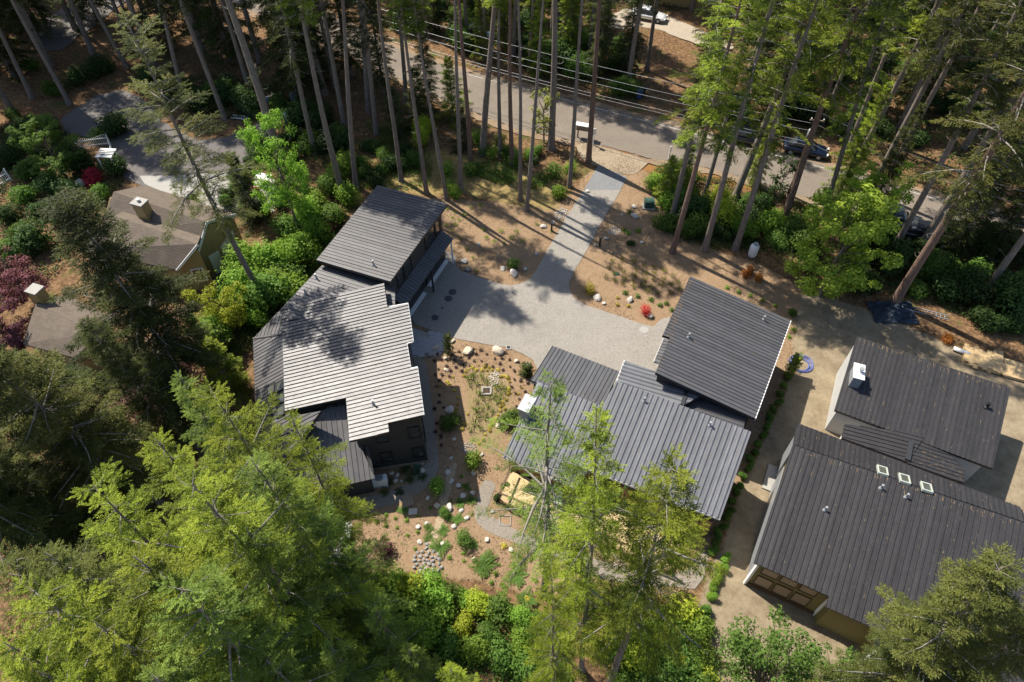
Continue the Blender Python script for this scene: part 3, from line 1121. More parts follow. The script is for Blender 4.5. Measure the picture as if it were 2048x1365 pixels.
def litter(house, f, px, seam_phi, n, seed, top=None):
    """fallen needles lying along the ribs"""
    g = np.random.default_rng(seed)
    P = np.array([f(u, v)[:2] for u, v in px])
    lo, hi = P.min(0), P.max(0)
    mb = MB()
    s = np.array([math.cos(R(seam_phi)), math.sin(R(seam_phi))])
    k = 0
    for _ in range(n * 8):
        if k >= n:
            break
        q = g.uniform(lo, hi)
        if top is not None and g.uniform() < .5:
            a, b = [np.array(f(*t)[:2]) for t in top]
            q = a + (b - a) * g.uniform(0, 1) + s * g.normal(0, .12)
        if not inside(q[None], P)[0]:
            continue
        L = abs(g.normal(.08, .08)) + .04
        w = g.uniform(.01, .026)
        dd = s + g.normal(0, .12, 2)
        dd /= np.hypot(*dd)
        t = np.array([-dd[1], dd[0]])
        c = [q - dd * L / 2 - t * w / 2, q + dd * L / 2 - t * w / 3, q + dd * L / 2 + t * w / 2, q - dd * L / 2 + t * w / 3]
        mb.add([(*p, float(f.z(*p)) + .012 + .004 * (k % 3)) for p in c], [(0, 1, 2, 3)])
        k += 1
    o = build('needle_litter', mb, M['litter'], house)
    o['kind'] = 'stuff'


M['litter'] = mottled('dry_needles', (.25, .165, .09), .9, .3, 6, .1)
litter(HB, fBG, [(1381, 556), (1578, 644), (1509, 834), (1315, 746), (1343, 676), (1329, 671)], -23, 260, 1, ((1380, 560), (1314, 742)))
litter(HC, fCG, [(1714.5, 676), (2018, 779), (1984, 934), (1673, 820)], -117, 200, 2, ((1716, 679), (2014, 780)))
litter(HC, fCM, [(1590, 896), (2130, 1078), (2100, 1400), (1752, 1280), (1654, 1200), (1515, 1122)], -117, 210, 3, ((1600, 900), (2040, 1046)))
litter(HC, fCN, [(1592, 886), (1597, 850), (1990, 998), (1990, 1020)], -117, 50, 4)
litter(HC, fC2, [(1823, 890), (1866, 884), (1926, 942), (1925, 962), (1819, 924)], -20, 60, 5)
litter(HA, fAG, AG, -22, 140, 6)
litter(HA, fAM, [(575, 620), (760, 575), (768, 620), (808, 615), (818, 690), (838, 815), (775, 838), (706, 870), (700, 790), (580, 812)], 11, 110, 7)
litter(HB, fB, [(1240, 770), (1490, 868), (1440, 1025), (1180, 925), (1030, 900), (1090, 790)], -116, 160, 8)

# ---- the old neighbour's house, upper left
HD = thing('brown_shingle_house', at(340, 520), 'old house with brown shingle roof and tan walls among dark trees, upper left', 'house')


def slope(house, pts, mat='shingle', th=.2, name='roof'):
    P = [at(u, v, z) for u, v, z in pts]
    m = len(P)
    mb = MB()
    if area2([(p[0], p[1]) for p in P]) < 0:
        P = P[::-1]
    mb.add([p - [0, 0, th] for p in P] + P, [tuple(range(m - 1, -1, -1)), tuple(range(m, 2 * m))] + [(i, (i + 1) % m, m + (i + 1) % m, m + i) for i in range(m)])
    return build(name, mb, M[mat], house), P


r1a, r1b = (227, 384, 5.4), (413, 444, 5.4)
slope(HD, [r1a, r1b, (471, 428, 3.1), (288, 371, 3.1)])
slope(HD, [r1a, r1b, (395, 506, 3.3), (196, 470, 2.7)])
slope(HD, [(230, 432, 5.0), (395, 488, 5.0), (353, 540, 3.0), (160, 500, 3.0)])
slope(HD, [(230, 432, 4.99), (395, 488, 4.99), (402, 470, 4.3), (250, 420, 4.3)])
edge_trim(HD, [at(*r1b), at(471, 428, 3.1)], 'fascia_white', .06, .2, -.1)
edge_trim(HD, [at(*r1b), at(395, 506, 3.3)], 'fascia_white', .06, .2, -.1)
edge_trim(HD, [at(395, 488, 5.0), at(353, 540, 3.0)], 'fascia_white', .06, .2, -.1)
g1 = [at(466, 432, 3.0)[:2], at(409, 447, 5.2)[:2], at(392, 503, 3.2)[:2]]
g2 = [at(391, 490, 4.8)[:2], at(352, 535, 2.9)[:2]]
for pts, zz, inner in ((g1, (2.8, 5.1, 3.0), (-9, 3.5)), (g2, (4.7, 2.75), (-8, 3.2))):
    P_ = list(pts)
    back = [p + np.array(inner) for p in P_[::-1]]
    full = [tuple(p) for p in P_] + [tuple(p) for p in back]
    z1 = list(zz) + list(zz[::-1])
    build('wall', MB().prism(full, 0, [z - .12 for z in z1]), M['tan_siding'], HD)
window(HD, g1[2], g1[1], .7, .95, .1, 2.05, 'white_paint', 'white_paint', 'door')
window(HD, g1[1], g1[0], .5, max(.8, min(2.2, np.hypot(*(g1[0] - g1[1])) - 1.0)), .1, 2.0, 'white_paint', 'white_paint', 'garage_door')
window(HD, g2[1], g2[0], .9, 1.0, 1.0, 1.4, 'white_paint', 'glass')
for u, v, zb, w in ((297, 440, 4.2, 1.0),):
    p = at(u, v, zb)
    ch = build('chimney', MB().box((p[0], p[1], p[2] + .7), (1.0, .8, 2.2), R(-20)), M['tan_siding'], HD)
    build('chimney_cap', MB().box((p[0], p[1], p[2] + 1.86), (1.12, .92, .12), R(-20)), M['concrete'], ch)
    build('flue', MB().lathe([(.14, 0), (.14, .25)], (p[0], p[1], p[2] + 1.9), 8), M['grey_metal'], ch)
HD2 = thing('shingle_annex', at(120, 660), 'low brown shingle roofed annex with white chimney cap half under trees at left', 'house')
slope(HD2, [(72, 606, 4.2), (200, 665, 4.2), (150, 716, 2.8), (45, 688, 2.8)])
slope(HD2, [(72, 606, 4.19), (200, 665, 4.19), (240, 640, 2.9), (130, 590, 2.9)])
P_ = [at(80, 625, 3.4)[:2], at(195, 668, 3.4)[:2], at(150, 706, 2.6)[:2], at(55, 680, 2.6)[:2]]
build('wall', MB().prism([tuple(p) for p in P_], 0, 2.45), M['tan_siding'], HD2)
p = at(85, 600, 4.0)
ch = build('chimney', MB().box((p[0], p[1], p[2] + .3), (.9, .8, 1.6), R(-20)), M['tan_siding'], HD2)
build('chimney_cap', MB().box((p[0], p[1], p[2] + 1.15), (1.02, .92, .1), R(-20)), M['concrete'], ch)
# ---- house beyond the road, top edge
HE = thing('tan_house', at(1400, 20), 'tan walled house at the top edge beyond the road, behind a pale car', 'house')
c_ = at(1395, 30)
build('wall', MB().box((c_[0] + 1.5, c_[1] + 4.6, 1.4), (11, 7, 2.8), R(-18)), M['tan_siding'], HE)
build('roof', MB().add([(c_[0] + 1.5 + x * math.cos(R(-18)) - y * math.sin(R(-18)), c_[1] + 4.6 + x * math.sin(R(-18)) + y * math.cos(R(-18)), z) for x, y, z in ((-6, -4.1, 2.7), (6, -4.1, 2.7), (6, 4.1, 2.7), (-6, 4.1, 2.7), (-6, 0, 4.8), (6, 0, 4.8))], [(0, 1, 5, 4), (2, 3, 4, 5), (0, 4, 3), (1, 2, 5), (3, 2, 1, 0)]), M['shingle'], HE)
ca_, sa_ = math.cos(R(-18)), math.sin(R(-18))
fa = np.array([c_[0] + 1.5 - 5.5 * ca_ + -3.5 * -sa_ * 1, c_[1] + 4.6 + -5.5 * sa_ - 3.5 * ca_])
fb = fa + np.array([11 * ca_, 11 * sa_])
window(HE, fa, fb, 1.5, 1.4, 1.0, 1.2, 'white_paint', 'glass')
window(HE, fa, fb, 6.5, 1.4, 1.0, 1.2, 'white_paint', 'glass')

# ------------------------------------------------------------------ vegetation prototypes
def nrm(a):
    return a / (np.linalg.norm(a, axis=-1, keepdims=True) + 1e-9)


def diamonds(O, D, N, L, W, g, fold=0.0):
    """leaf shaped faces: origin O, direction D, face normal N, length L, width W -> V, F (quads)"""
    S = nrm(np.cross(D, N))
    L, W = L[:, None], W[:, None]
    mid = O + D * L * .45
    V = np.stack([O, mid + S * W * .5 + N * W * fold, O + D * L, mid - S * W * .5 + N * W * fold], 1).reshape(-1, 3)
    n = len(O)
    F = np.arange(n * 4).reshape(n, 4)
    return V, F


def tubes_np(curves, radii, n=4):
    V, F = [], []
    b = 0
    for c, r in zip(curves, radii):
        mb = MB().tube(c, r, n, False)
        V += mb.v
        F += [tuple(b + i for i in f) for f in mb.f]
        b += len(mb.v)
    return np.array(V), np.array(F)


def conifer(seed, Ht=30., z0=12., Rm=3.2, whorl=.5, nb=5, droop=.28, shape=.8, bl=.62, sp=.2, tw=(.3, .075), gap=.06, dead=14, r0=.30, low=.55, limb_show=.3, ntw=8, irr=.3):
    g = np.random.default_rng(seed)
    BO, BD, BS, BL, BT = [], [], [], [], []
    limbs, lrad = [], []
    bend = g.normal(0, .012, 2)
    ax = lambda z: np.array([math.sin(z * .21 + seed) * .12 + bend[0] * z, math.cos(z * .17 + seed * 2) * .12 + bend[1] * z, z])
    z = z0
    lobes = g.uniform(0, 6.28, 3)
    while z < Ht - .25:
        t = (z - z0) / (Ht - z0)
        prof = Rm * (1 - t) ** shape * (low + (1 - low) * min(1, t / .22)) + .12
        nbr = max(3, int(round(nb + g.normal(0, .8)))) if t < .93 else 4
        a0 = g.uniform(0, 6.28)
        for k in range(nbr):
            if g.uniform() < gap:
                continue
            az = a0 + 6.2832 * k / nbr + g.normal(0, .22)
            r = prof * max(.3, g.normal(1, irr)) * (1 + .25 * math.sin(2 * az + lobes[0] + z * .6) + .15 * math.sin(3 * az + lobes[1]))
            el = .32 * t + .05 + g.normal(0, .09)
            hz = np.array([math.cos(az), math.sin(az), 0])
            sd = np.array([-math.sin(az), math.cos(az), 0])
            dr = droop * g.uniform(.7, 1.3) * (1.15 - t)
            cur = g.normal(0, .12)
            zz = z + g.uniform(-.3, .3) * whorl
            o = ax(zz)
            P = lambda s: o + hz * r * s * (1 - .1 * s) + sd * r * cur * s * s + np.array([0, 0, r * (math.sin(el) * s - dr * s * s + .12 * dr * s ** 4)])
            limbs.append([P(s) for s in (0, .3, .6, .9)])
            w = .012 + .016 * r
            lrad.append([w, w * .75, w * .45, .006])
            m = max(3, int(r * .85 / sp))
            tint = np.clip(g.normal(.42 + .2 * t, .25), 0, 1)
            for q in range(m):
                s = .18 + .82 * (q + g.uniform(0, .9)) / m
                if s > 1:
                    s = 1.
                p = P(s)
                d = P(min(1, s + .05)) - P(s - .05)
                d = d / np.linalg.norm(d)
                for sg in (-1, 1):
                    if g.uniform() < .1:
                        continue
                    ln = bl * (.5 + .75 * min(1, 2.2 * (1 - s) + .12)) * min(1, .45 + r / 3.2) * g.uniform(.65, 1.3)
                    dd = d * g.uniform(.55, .95) + sg * sd * g.uniform(.5, .95) + np.array([0, 0, g.uniform(-.42, .1)])
                    BO.append(p)
                    BD.append(dd / np.linalg.norm(dd))
                    BS.append(sg)
                    BL.append(ln)
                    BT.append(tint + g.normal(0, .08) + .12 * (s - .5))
            BO.append(P(.97))
            BD.append(d)
            BS.append(1)
            BL.append(bl * .7)
            BT.append(tint + .15)
        z += whorl * g.uniform(.75, 1.25) * (1 if t < .8 else .75)
    BO, BD, BL, BT = np.array(BO), np.array(BD), np.array(BL), np.array(BT)
    n = len(BO)
    S = nrm(np.cross(BD, np.array([0, 0, 1.])))
    U = nrm(np.cross(S, BD))
    OO, DD, NN, LL, WW, TT = [], [], [], [], [], []
    for j in range(ntw):
        f = (j + .3) / ntw
        sg = 1 if j % 2 else -1
        if j == ntw - 1:
            d = BD + g.normal(0, .12, (n, 3))
        else:
            d = BD * .75 + S * sg * g.uniform(.5, .95, (n, 1)) + U * g.normal(-.05, .28, (n, 1))
        d = nrm(d)
        nn = nrm(U + g.normal(0, .45, (n, 3)))
        OO.append(BO + BD * (BL * f)[:, None])
        DD.append(d)
        NN.append(nn)
        LL.append(tw[0] * (1.15 - .4 * f) * g.uniform(.7, 1.3, n) * (.6 + .5 * BL / bl))
        WW.append(tw[1] * g.uniform(.75, 1.3, n))
        TT.append(np.clip(BT + g.normal(0, .09, n) + .12 * f, 0, 1))
    cat = np.concatenate
    V, F = diamonds(cat(OO), cat(DD), cat(NN), cat(LL), cat(WW), g, .12)
    tint = np.repeat(cat(TT), 4)
    # trunk
    zs = [-.3, .0, .35, .9] + list(np.linspace(2.2, Ht - .2, 14))
    mb = MB()
    rad = [r0 * (1.45 if q < .1 else 1.2 if q < .5 else 1.06 if q < 1.2 else (1 - (q / Ht) ** 1.15 * .93)) for q in zs]
    mb.tube([ax(q) for q in zs], rad, 12)
    tV, tF = mb.v, mb.f
    # dead stubs and bare branches under the crown
    for k in range(dead):
        zz = g.uniform(max(1.5, z0 * .25), z0 + (Ht - z0) * .35)
        az = g.uniform(0, 6.28)
        r = g.uniform(.25, 1.0) * (1.0 if zz < z0 * .8 else Rm * .75)
        hz = np.array([math.cos(az), math.sin(az), 0])
        o = ax(zz)
        e = g.uniform(-.35, .25)
        r *= g.uniform(.55, 1.)
        w_ = g.normal(0, .14, 3) * r
        c = [o, o + hz * r * .35 + w_ + [0, 0, r * .5 * e], o + hz * r * .7 + w_ * 1.6 + [0, 0, r * .75 * e], o + hz * r - w_ * .3 + [0, 0, r * e * .6]]
        limbs.append(c)
        lrad.append([.02, .014, .009, .004])
        if r > .7:
            for q in range(5):
                i_ = g.integers(1, 3)
                b_ = c[i_] + (c[i_ + 1] - c[i_]) * g.uniform(0, .9)
                d_ = nrm(hz + g.normal(0, .7, 3)) * r * g.uniform(.15, .4)
                limbs.append([b_, b_ + d_ * .5 + g.normal(0, .04, 3), b_ + d_])
                lrad.append([.009, .006, .003])
    lV, lF = tubes_np(limbs, lrad, 4)
    return dict(V=V, F=F, tint=tint, trunk=mb, lV=lV, lF=lF, Ht=Ht)


PROTO = {}


def reg_conifer(key, **kw):
    c = conifer(**kw)
    tm = bpy.data.meshes.new('trunk')
    tm.from_pydata(c['trunk'].v, [], c['trunk'].f)
    tm.polygons.foreach_set('use_smooth', [True] * len(tm.polygons))
    tm.materials.append(M['bark'])
    PROTO[key] = dict(Ht=c['Ht'], trunk=tm, limb=np_mesh('limb', c['lV'], c['lF'], M['twig']), crown=np_mesh('crown', c['V'], c['F'], M['fir'], c['tint']))


reg_conifer('bare', seed=3, z0=20., Rm=2.0, whorl=.6, sp=.24, dead=16, gap=.12, r0=.25)
reg_conifer('bare_b', seed=14, z0=21., Rm=1.7, whorl=.6, sp=.24, dead=22, gap=.15, r0=.24)
reg_conifer('mid', seed=21, z0=12., Rm=2.3, whorl=.72, sp=.2, dead=22, droop=.38, gap=.26, ntw=12, tw=(.2, .058), r0=.25)
reg_conifer('mid_b', seed=33, z0=10., Rm=2.2, whorl=.8, sp=.2, dead=28, droop=.44, gap=.3, irr=.42, ntw=12, tw=(.2, .058), r0=.25)
reg_conifer('snag', seed=36, z0=22., Rm=.8, whorl=.9, sp=.25, dead=40, gap=.6, irr=.4, r0=.22)
reg_conifer('full', seed=41, z0=2.2, Rm=3.5, whorl=.6, sp=.25, droop=.42, shape=.75, dead=8, low=.85, tw=(.33, .085))
reg_conifer('broad', seed=52, z0=7., Rm=4.8, whorl=.60, nb=5, sp=.2, droop=.22, shape=.62, bl=.8, dead=24, gap=.1, tw=(.34, .085), low=.6, irr=.36, ntw=9)
reg_conifer('broad_b', seed=67, z0=5., Rm=4.4, whorl=.62, nb=5, sp=.2, droop=.3, shape=.7, bl=.75, dead=26, gap=.1, tw=(.32, .08), low=.65, irr=.36, ntw=9)
reg_conifer('sparse', seed=75, z0=9.5, Rm=4.4, whorl=.9, nb=4, sp=.30, droop=.26, shape=.55, bl=.6, dead=70, gap=.3, ntw=16, tw=(.15, .046), low=.8, irr=.4, r0=.34)
reg_conifer('lacy', seed=58, z0=12.5, Rm=3.1, whorl=.85, nb=4, sp=.19, droop=.3, shape=.5, bl=.72, dead=30, gap=.16, tw=(.155, .048), low=.6, irr=.42, ntw=20, r0=.27)
reg_conifer('lacy_b', seed=59, z0=8., Rm=3.7, whorl=.8, nb=4, sp=.18, droop=.26, shape=.6, bl=.85, dead=40, gap=.15, tw=(.155, .048), low=.7, irr=.42, ntw=22, r0=.3)
reg_conifer('lacy_c', seed=60, z0=6., Rm=3.4, whorl=.85, nb=5, sp=.18, droop=.36, shape=.66, bl=.75, dead=36, gap=.2, tw=(.15, .046), low=.75, irr=.45, ntw=22, r0=.28)
reg_conifer('young', seed=88, Ht=9., z0=.5, Rm=1.7, whorl=.34, nb=6, sp=.19, droop=.2, shape=.85, bl=.42, dead=0, low=.9, tw=(.2, .06), r0=.1)
reg_conifer('column', seed=91, Ht=3., z0=.15, Rm=.42, whorl=.16, nb=6, sp=.12, droop=-.5, shape=.5, bl=.2, dead=0, low=.9, tw=(.12, .045), r0=.03, ntw=6)


def copy_tint(o, mat):
    o.material_slots[0].link = 'OBJECT'
    o.material_slots[0].material = mat


def conifer_tree(base, key, height, label, group=None, up=None, mat='fir', wid=1.0, bark='bark', name='fir_tree', twig=None):
    g = at(*base)[:2] if len(base) == 2 else np.array(base[:2])
    P = PROTO[key]
    lean = np.zeros(2)
    if up is not None:
        d = ray(*up)
        t = (g @ d[:2]) / (d[:2] @ d[:2])
        q = EYE + t * d
        lean = (q[:2] - g) / max(4, q[2])
        l = np.hypot(*lean)
        if l > .12:
            lean *= .12 / l
    r = thing(name, (g[0], g[1], -.05), label, 'tree', group)
    q = Vector((0, 0, 1)).rotation_difference(Vector((lean[0], lean[1], 1))) @ Quaternion((0, 0, 1), random.uniform(0, 6.28))
    r.rotation_mode = 'QUATERNION'
    r.rotation_quaternion = q
    s = height / P['Ht']
    r.scale = (s * wid, s * wid, s)
    t_ = inst('trunk', P['trunk'], r)
    if bark != 'bark':
        copy_tint(t_, M[bark])
    l_ = inst('limb', P['limb'], r)
    l_['kind'] = 'stuff'
    if twig:
        copy_tint(l_, M[twig])
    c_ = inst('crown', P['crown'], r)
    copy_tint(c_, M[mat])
    return r


# ---- broadleaf shrubs and trees
def shrub_arrays(seed, lobes, n, leaf=(.16, .10), up=.5, core=.45):
    g = np.random.default_rng(seed)
    O, Nn, T = [], [], []
    tot = sum(r[0] * r[1] for _, r in lobes)
    for c, r in lobes:
        k = int(n * r[0] * r[1] / tot)
        d = nrm(g.normal(0, 1, (k, 3)))
        clump = nrm(g.normal(0, 1, (26, 3)))
        near = d @ clump.T
        amp = .78 + .3 * np.clip((near.max(1) - .75) * 4, 0, 1)
        rad = (core + (1 - core) * g.uniform(0, 1, k) ** .4) * amp
        rad = rad * np.where(g.uniform(0, 1, k) < .2, g.uniform(1., 1.32, k), 1.)
        p = np.array(c) + d * rad[:, None] * np.array([r[0], r[0], r[1]]) + g.normal(0, .04, (k, 3))
        O.append(p)
        Nn.append(nrm(d + np.array([0, 0, up]) + g.normal(0, .45, (k, 3))))
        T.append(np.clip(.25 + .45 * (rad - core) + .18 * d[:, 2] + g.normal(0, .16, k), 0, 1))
    O, Nn, T = np.concatenate(O), np.concatenate(Nn), np.concatenate(T)
    ok = O[:, 2] > .03
    O, Nn, T = O[ok], Nn[ok], T[ok]
    k = len(O)
    D = nrm(np.cross(Nn, g.normal(0, 1, (k, 3))))
    V, F = diamonds(O, D, Nn, leaf[0] * g.uniform(.6, 1.4, k), leaf[1] * g.uniform(.6, 1.4, k), g, .15)
    return V, F, np.repeat(T, 4)


def reg_shrub(key, seed, n, leaf, lob, h=1.0, up=.5):
    g = np.random.default_rng(seed)
    L = []
    for i in range(lob):
        a = g.uniform(0, 6.28)
        d = g.uniform(.0, .62) if i else 0
        r = g.uniform(.28, .62)
        L.append(((d * math.cos(a), d * math.sin(a), g.uniform(.35, .75) * h), (r, r * g.uniform(.75, 1.1) * h)))
    V, F, T = shrub_arrays(seed, L, n, leaf, up)
    cv, cr = [], []
    for c, r in L:
        for q in range(3):
            e = np.array(c) + g.normal(0, .4, 3) * r[0]
            cv.append([np.array([g.normal(0, .05), g.normal(0, .05), -.02]), e * [.5, .5, .6], e])
            cr.append([.022, .014, .006])
    lV, lF = tubes_np(cv, cr, 4)
    PROTO[key] = dict(foliage=np_mesh('foliage', V, F, M['leaf_mid'], T), stem=np_mesh('stem', lV, lF, M['twig_brown']))


reg_shrub('bush_a', 101, 2800, (.12, .075), 8)
reg_shrub('bush_b', 102, 2600, (.13, .08), 9, 1.15)
reg_shrub('bush_c', 103, 3000, (.105, .065), 7, .85)
reg_shrub('bush_tall', 104, 3000, (.12, .075), 10, 1.7)
reg_shrub('loose', 105, 900, (.13, .085), 7, 1.2)
reg_shrub('hedge', 106, 2200, (.10, .06), 3, 1.3)


def shrub(base, key, size, mat, label, group, name='shrub', hs=1.0, cat='shrub'):
    g = at(*base) if len(base) == 2 else np.array(base)
    r = thing(name, (g[0], g[1], -.02), label, cat, group)
    s = size * random.uniform(.9, 1.1)
    r.scale = (s, s, s * hs)
    r.rotation_euler = (0, 0, random.uniform(0, 6.28))
    P = PROTO[key]
    inst('foliage', P['foliage'], r, mat=M[mat])
    inst('stem', P['stem'], r)['kind'] = 'stuff'
    return r


def reg_deciduous(key, seed, Ht, Rm, z0, nleaf, leaf=(.2, .16), clus=60, spread=.75):
    g = np.random.default_rng(seed)
    curves, rads, tips = [], [], []
    trunk = [np.array([math.sin(z * .5 + seed) * .15, math.cos(z * .4) * .15, z]) for z in np.linspace(-.2, Ht * .72, 8)]
    mbt = MB().tube(trunk, [.17 * (1 - i / 9) * Ht / 9 for i in range(8)], 8)
    for k in range(clus):
        t = g.uniform(z0 / Ht, .72)
        o = np.array([math.sin(t * Ht * .5 + seed) * .15, math.cos(t * Ht * .4) * .15, t * Ht])
        az = g.uniform(0, 6.28)
        rr = Rm * math.sqrt(max(.05, 1 - ((t - .5) / .62) ** 2)) * g.uniform(.35, 1.0)
        e = o + np.array([math.cos(az) * rr, math.sin(az) * rr, rr * g.uniform(-.05, .6) + (.25 * Ht * (t > .6))])
        m = (o + e) / 2 + g.normal(0, .2, 3)
        curves.append([o, m, e])
        rads.append([.035, .022, .008])
        tips.append((e, g.uniform(.45, 1.0) * spread))
        tips.append((m * .3 + e * .7 + g.normal(0, .3, 3), g.uniform(.35, .8) * spread))
    L = [(tuple(e), (r, r * .62)) for e, r in tips]
    V, F, T = shrub_arrays(seed, L, nleaf, leaf, .9, .2)
    lV, lF = tubes_np(curves, rads, 4)
    tm = bpy.data.meshes.new('trunk')
    tm.from_pydata(mbt.v, [], mbt.f)
    tm.materials.append(M['bark'])
    PROTO[key] = dict(Ht=Ht, trunk=tm, limb=np_mesh('limb', lV, lF, M['twig_brown']), crown=np_mesh('crown', V, F, M['leaf_bright'], T))


reg_deciduous('maple', 201, 9., 3.6, 2.5, 11000, (.23, .19), 60, .8)
reg_deciduous('alder', 202, 10., 3.2, 3., 12000, (.17, .12), 80, .7)
reg_deciduous('small', 203, 5., 2.3, 1.2, 6500, (.15, .11), 50, .6)
reg_deciduous('vine', 204, 6., 1.7, 1.6, 1100, (.24, .19), 26, .55)


def leaf_tree(base, key, height, mat, label, group=None, name='maple_tree', wid=1.0):
    g = at(*base)
    P = PROTO[key]
    r = thing(name, (g[0], g[1], -.03), label, 'tree', group)
    s = height / P['Ht']
    r.scale = (s * wid, s * wid, s)
    r.rotation_euler = (0, 0, random.uniform(0, 6.28))
    inst('trunk', P['trunk'], r)
    inst('limb', P['limb'], r)['kind'] = 'stuff'
    inst('crown', P['crown'], r, mat=M[mat])
    return r


# ---- ferns, grass clumps, small bedding plants
def reg_fern(key, seed, nf, ln, nl=12):
    g = np.random.default_rng(seed)
    O, D, Nn, L, W, T = [], [], [], [], [], []
    for k in range(nf):
        az = 6.2832 * k / nf + g.normal(0, .2)
        hz = np.array([math.cos(az), math.sin(az), 0])
        sd = np.array([-hz[1], hz[0], 0])
        l = ln * g.uniform(.7, 1.2)
        el = g.uniform(.5, 1.0)
        for q in range(nl):
            s = (q + .6) / nl
            p = hz * l * s + np.array([0, 0, l * (el * s - .85 * el * s * s) + .02])
            for sg in (-1, 1):
                O.append(p)
                D.append(nrm(sd * sg + hz * .45 + [0, 0, -.15]))
                Nn.append(nrm(np.array([0, 0, 1]) - hz * (.2) + g.normal(0, .15, 3)))
                L.append(l * .26 * math.sin(math.pi * min(1, .25 + .75 * s)) + .02)
                W.append(l * .085)
                T.append(np.clip(.35 + .4 * s + g.normal(0, .1), 0, 1))
    V, F = diamonds(np.array(O), np.array(D), np.array(Nn), np.array(L), np.array(W), g)
    PROTO[key] = np_mesh('fern', V, F, M['leaf_mid'], np.repeat(T, 4))


def reg_clump(key, seed, n, h, w, spread, lean=.6):
    g = np.random.default_rng(seed)
    az = g.uniform(0, 6.28, n)
    hz = np.stack([np.cos(az), np.sin(az), np.zeros(n)], 1)
    D = nrm(hz * g.uniform(.1, lean, (n, 1)) + np.array([0, 0, 1.]))
    O = hz * g.uniform(0, spread, (n, 1))
    V, F = diamonds(O, D, nrm(np.cross(D, g.normal(0, 1, (n, 3)))), h * g.uniform(.5, 1.15, n), np.full(n, w), g)
    PROTO[key] = np_mesh('grass_clump', V, F, M['leaf_grass'], np.repeat(g.uniform(0, 1, n), 4))


def reg_mound(key, seed, n, r, h, leaf):
    V, F, T = shrub_arrays(seed, [((0, 0, h * .4), (r, h * .7))], n, leaf, .7, .2)
    PROTO[key] = np_mesh('bedding_plant', V, F, M['leaf_mid'], T)


reg_fern('fern', 301, 11, .62)
reg_fern('fern_b', 302, 9, .5, 10)
reg_clump('grass', 303, 46, .5, .028, .14, 1.0)
reg_clump('grass_b', 304, 36, .38, .026, .12, 1.3)
reg_clump('spike', 305, 20, .65, .05, .08, .9)
reg_mound('mound', 306, 130, .2, .28, (.10, .07))
reg_mound('mound_b', 307, 90, .16, .2, (.085, .06))


def plant(base, key, s, mat, label, group, name, cat='plant'):
    g = at(*base) if len(base) == 2 else base
    o = inst(name, PROTO[key], None, (float(g[0]), float(g[1]), -.005), (0, 0, random.uniform(0, 6.28)), (s, s, s * random.uniform(.85, 1.15)), M[mat])
    return tag(o, label, cat, group)


# ---- rocks
def rock_mesh(seed, sub=2, name='boulder'):
    import bmesh
    g = np.random.default_rng(seed)
    bm = bmesh.new()
    bmesh.ops.create_icosphere(bm, subdivisions=sub, radius=1)
    cuts = nrm(g.normal(0, 1, (9, 3)))
    cd = g.uniform(.55, .9, 9)
    for v in bm.verts:
        p = np.array(v.co)
        for c, d in zip(cuts, cd):
            k = p @ c
            if k > d:
                p = p - c * (k - d) * .85
        p += g.normal(0, .018, 3)
        v.co = p
    me = bpy.data.meshes.new(name)
    bm.to_mesh(me)
    bm.free()
    me.materials.append(M['boulder'])
    return me


ROCK = [rock_mesh(400 + i) for i in range(7)]
STONE = [rock_mesh(450 + i, 1, 'stone') for i in range(5)]
for me in STONE:
    me.materials[0] = M['cobble']

# ------------------------------------------------------------------ trees
# tall bare-stemmed firs between the grey garage and the road: base bearing, bearing higher on the stem
ROW = [
    ((714, 375), (684, 150), 30, 'bare', 'slender fir stem rising behind the left corner of the grey garage roof'),
    ((800, 359), (754, 0), 27, 'bare_b', 'thin fir stem standing in the bright green ground cover left of the row'),
    ((851, 386), (813, 0), 26, 'bare', 'straight fir stem just behind the top edge of the grey garage roof'),
    ((892, 398), (843, 110), 24, 'bare_b', 'thin leaning fir stem at the right top corner of the grey garage roof'),
    ((921, 382), (906, 0), 29, 'snag', 'tall fir stem right of the garage corner, in the grassy patch'),
    ((938, 325), (920, 60), 30, 'bare_b', 'brown fir stem behind the row, halfway between garage and road'),
    ((968, 308), (974, 17), 32, 'bare', 'thick dark fir stem close to the road, left half of the row'),
    ((999, 310), (998, 120), 22, 'bare_b', 'thin dark young fir stem between two thick stems near the road'),
    ((1023, 329), (1016, 0), 28, 'bare', 'brown fir stem in the middle of the row near the shrubs by the road'),
    ((1043, 398), (1042, 0), 27, 'snag', 'upright pale fir stem in the middle of the bed, with bare twigs'),
    ((1052, 419), (1090, 0), 27, 'snag', 'pale fir stem leaning right, nearest the mulch bed left of the driveway'),
    ((1104, 295), (1112, 0), 34, 'bare', 'thickest dark fir stem in the row, flared foot beside the road'),
    ((1136, 371), (1165, 0), 29, 'snag', 'fir stem leaning right just left of the driveway entrance'),
    ((1174, 322), (1212, 0), 33, 'bare', 'reddish fir stem next to the wooden mailbox stand'),
]
for b, u, h, k, lab in ROW:
    conifer_tree(b, k, h, lab, 'tall fir stems between garage and road', u, 'fir', 1.0 if 'thick' not in lab else 1.2, 'bark_red' if 'reddish' in lab or 'brown' in lab else 'bark')
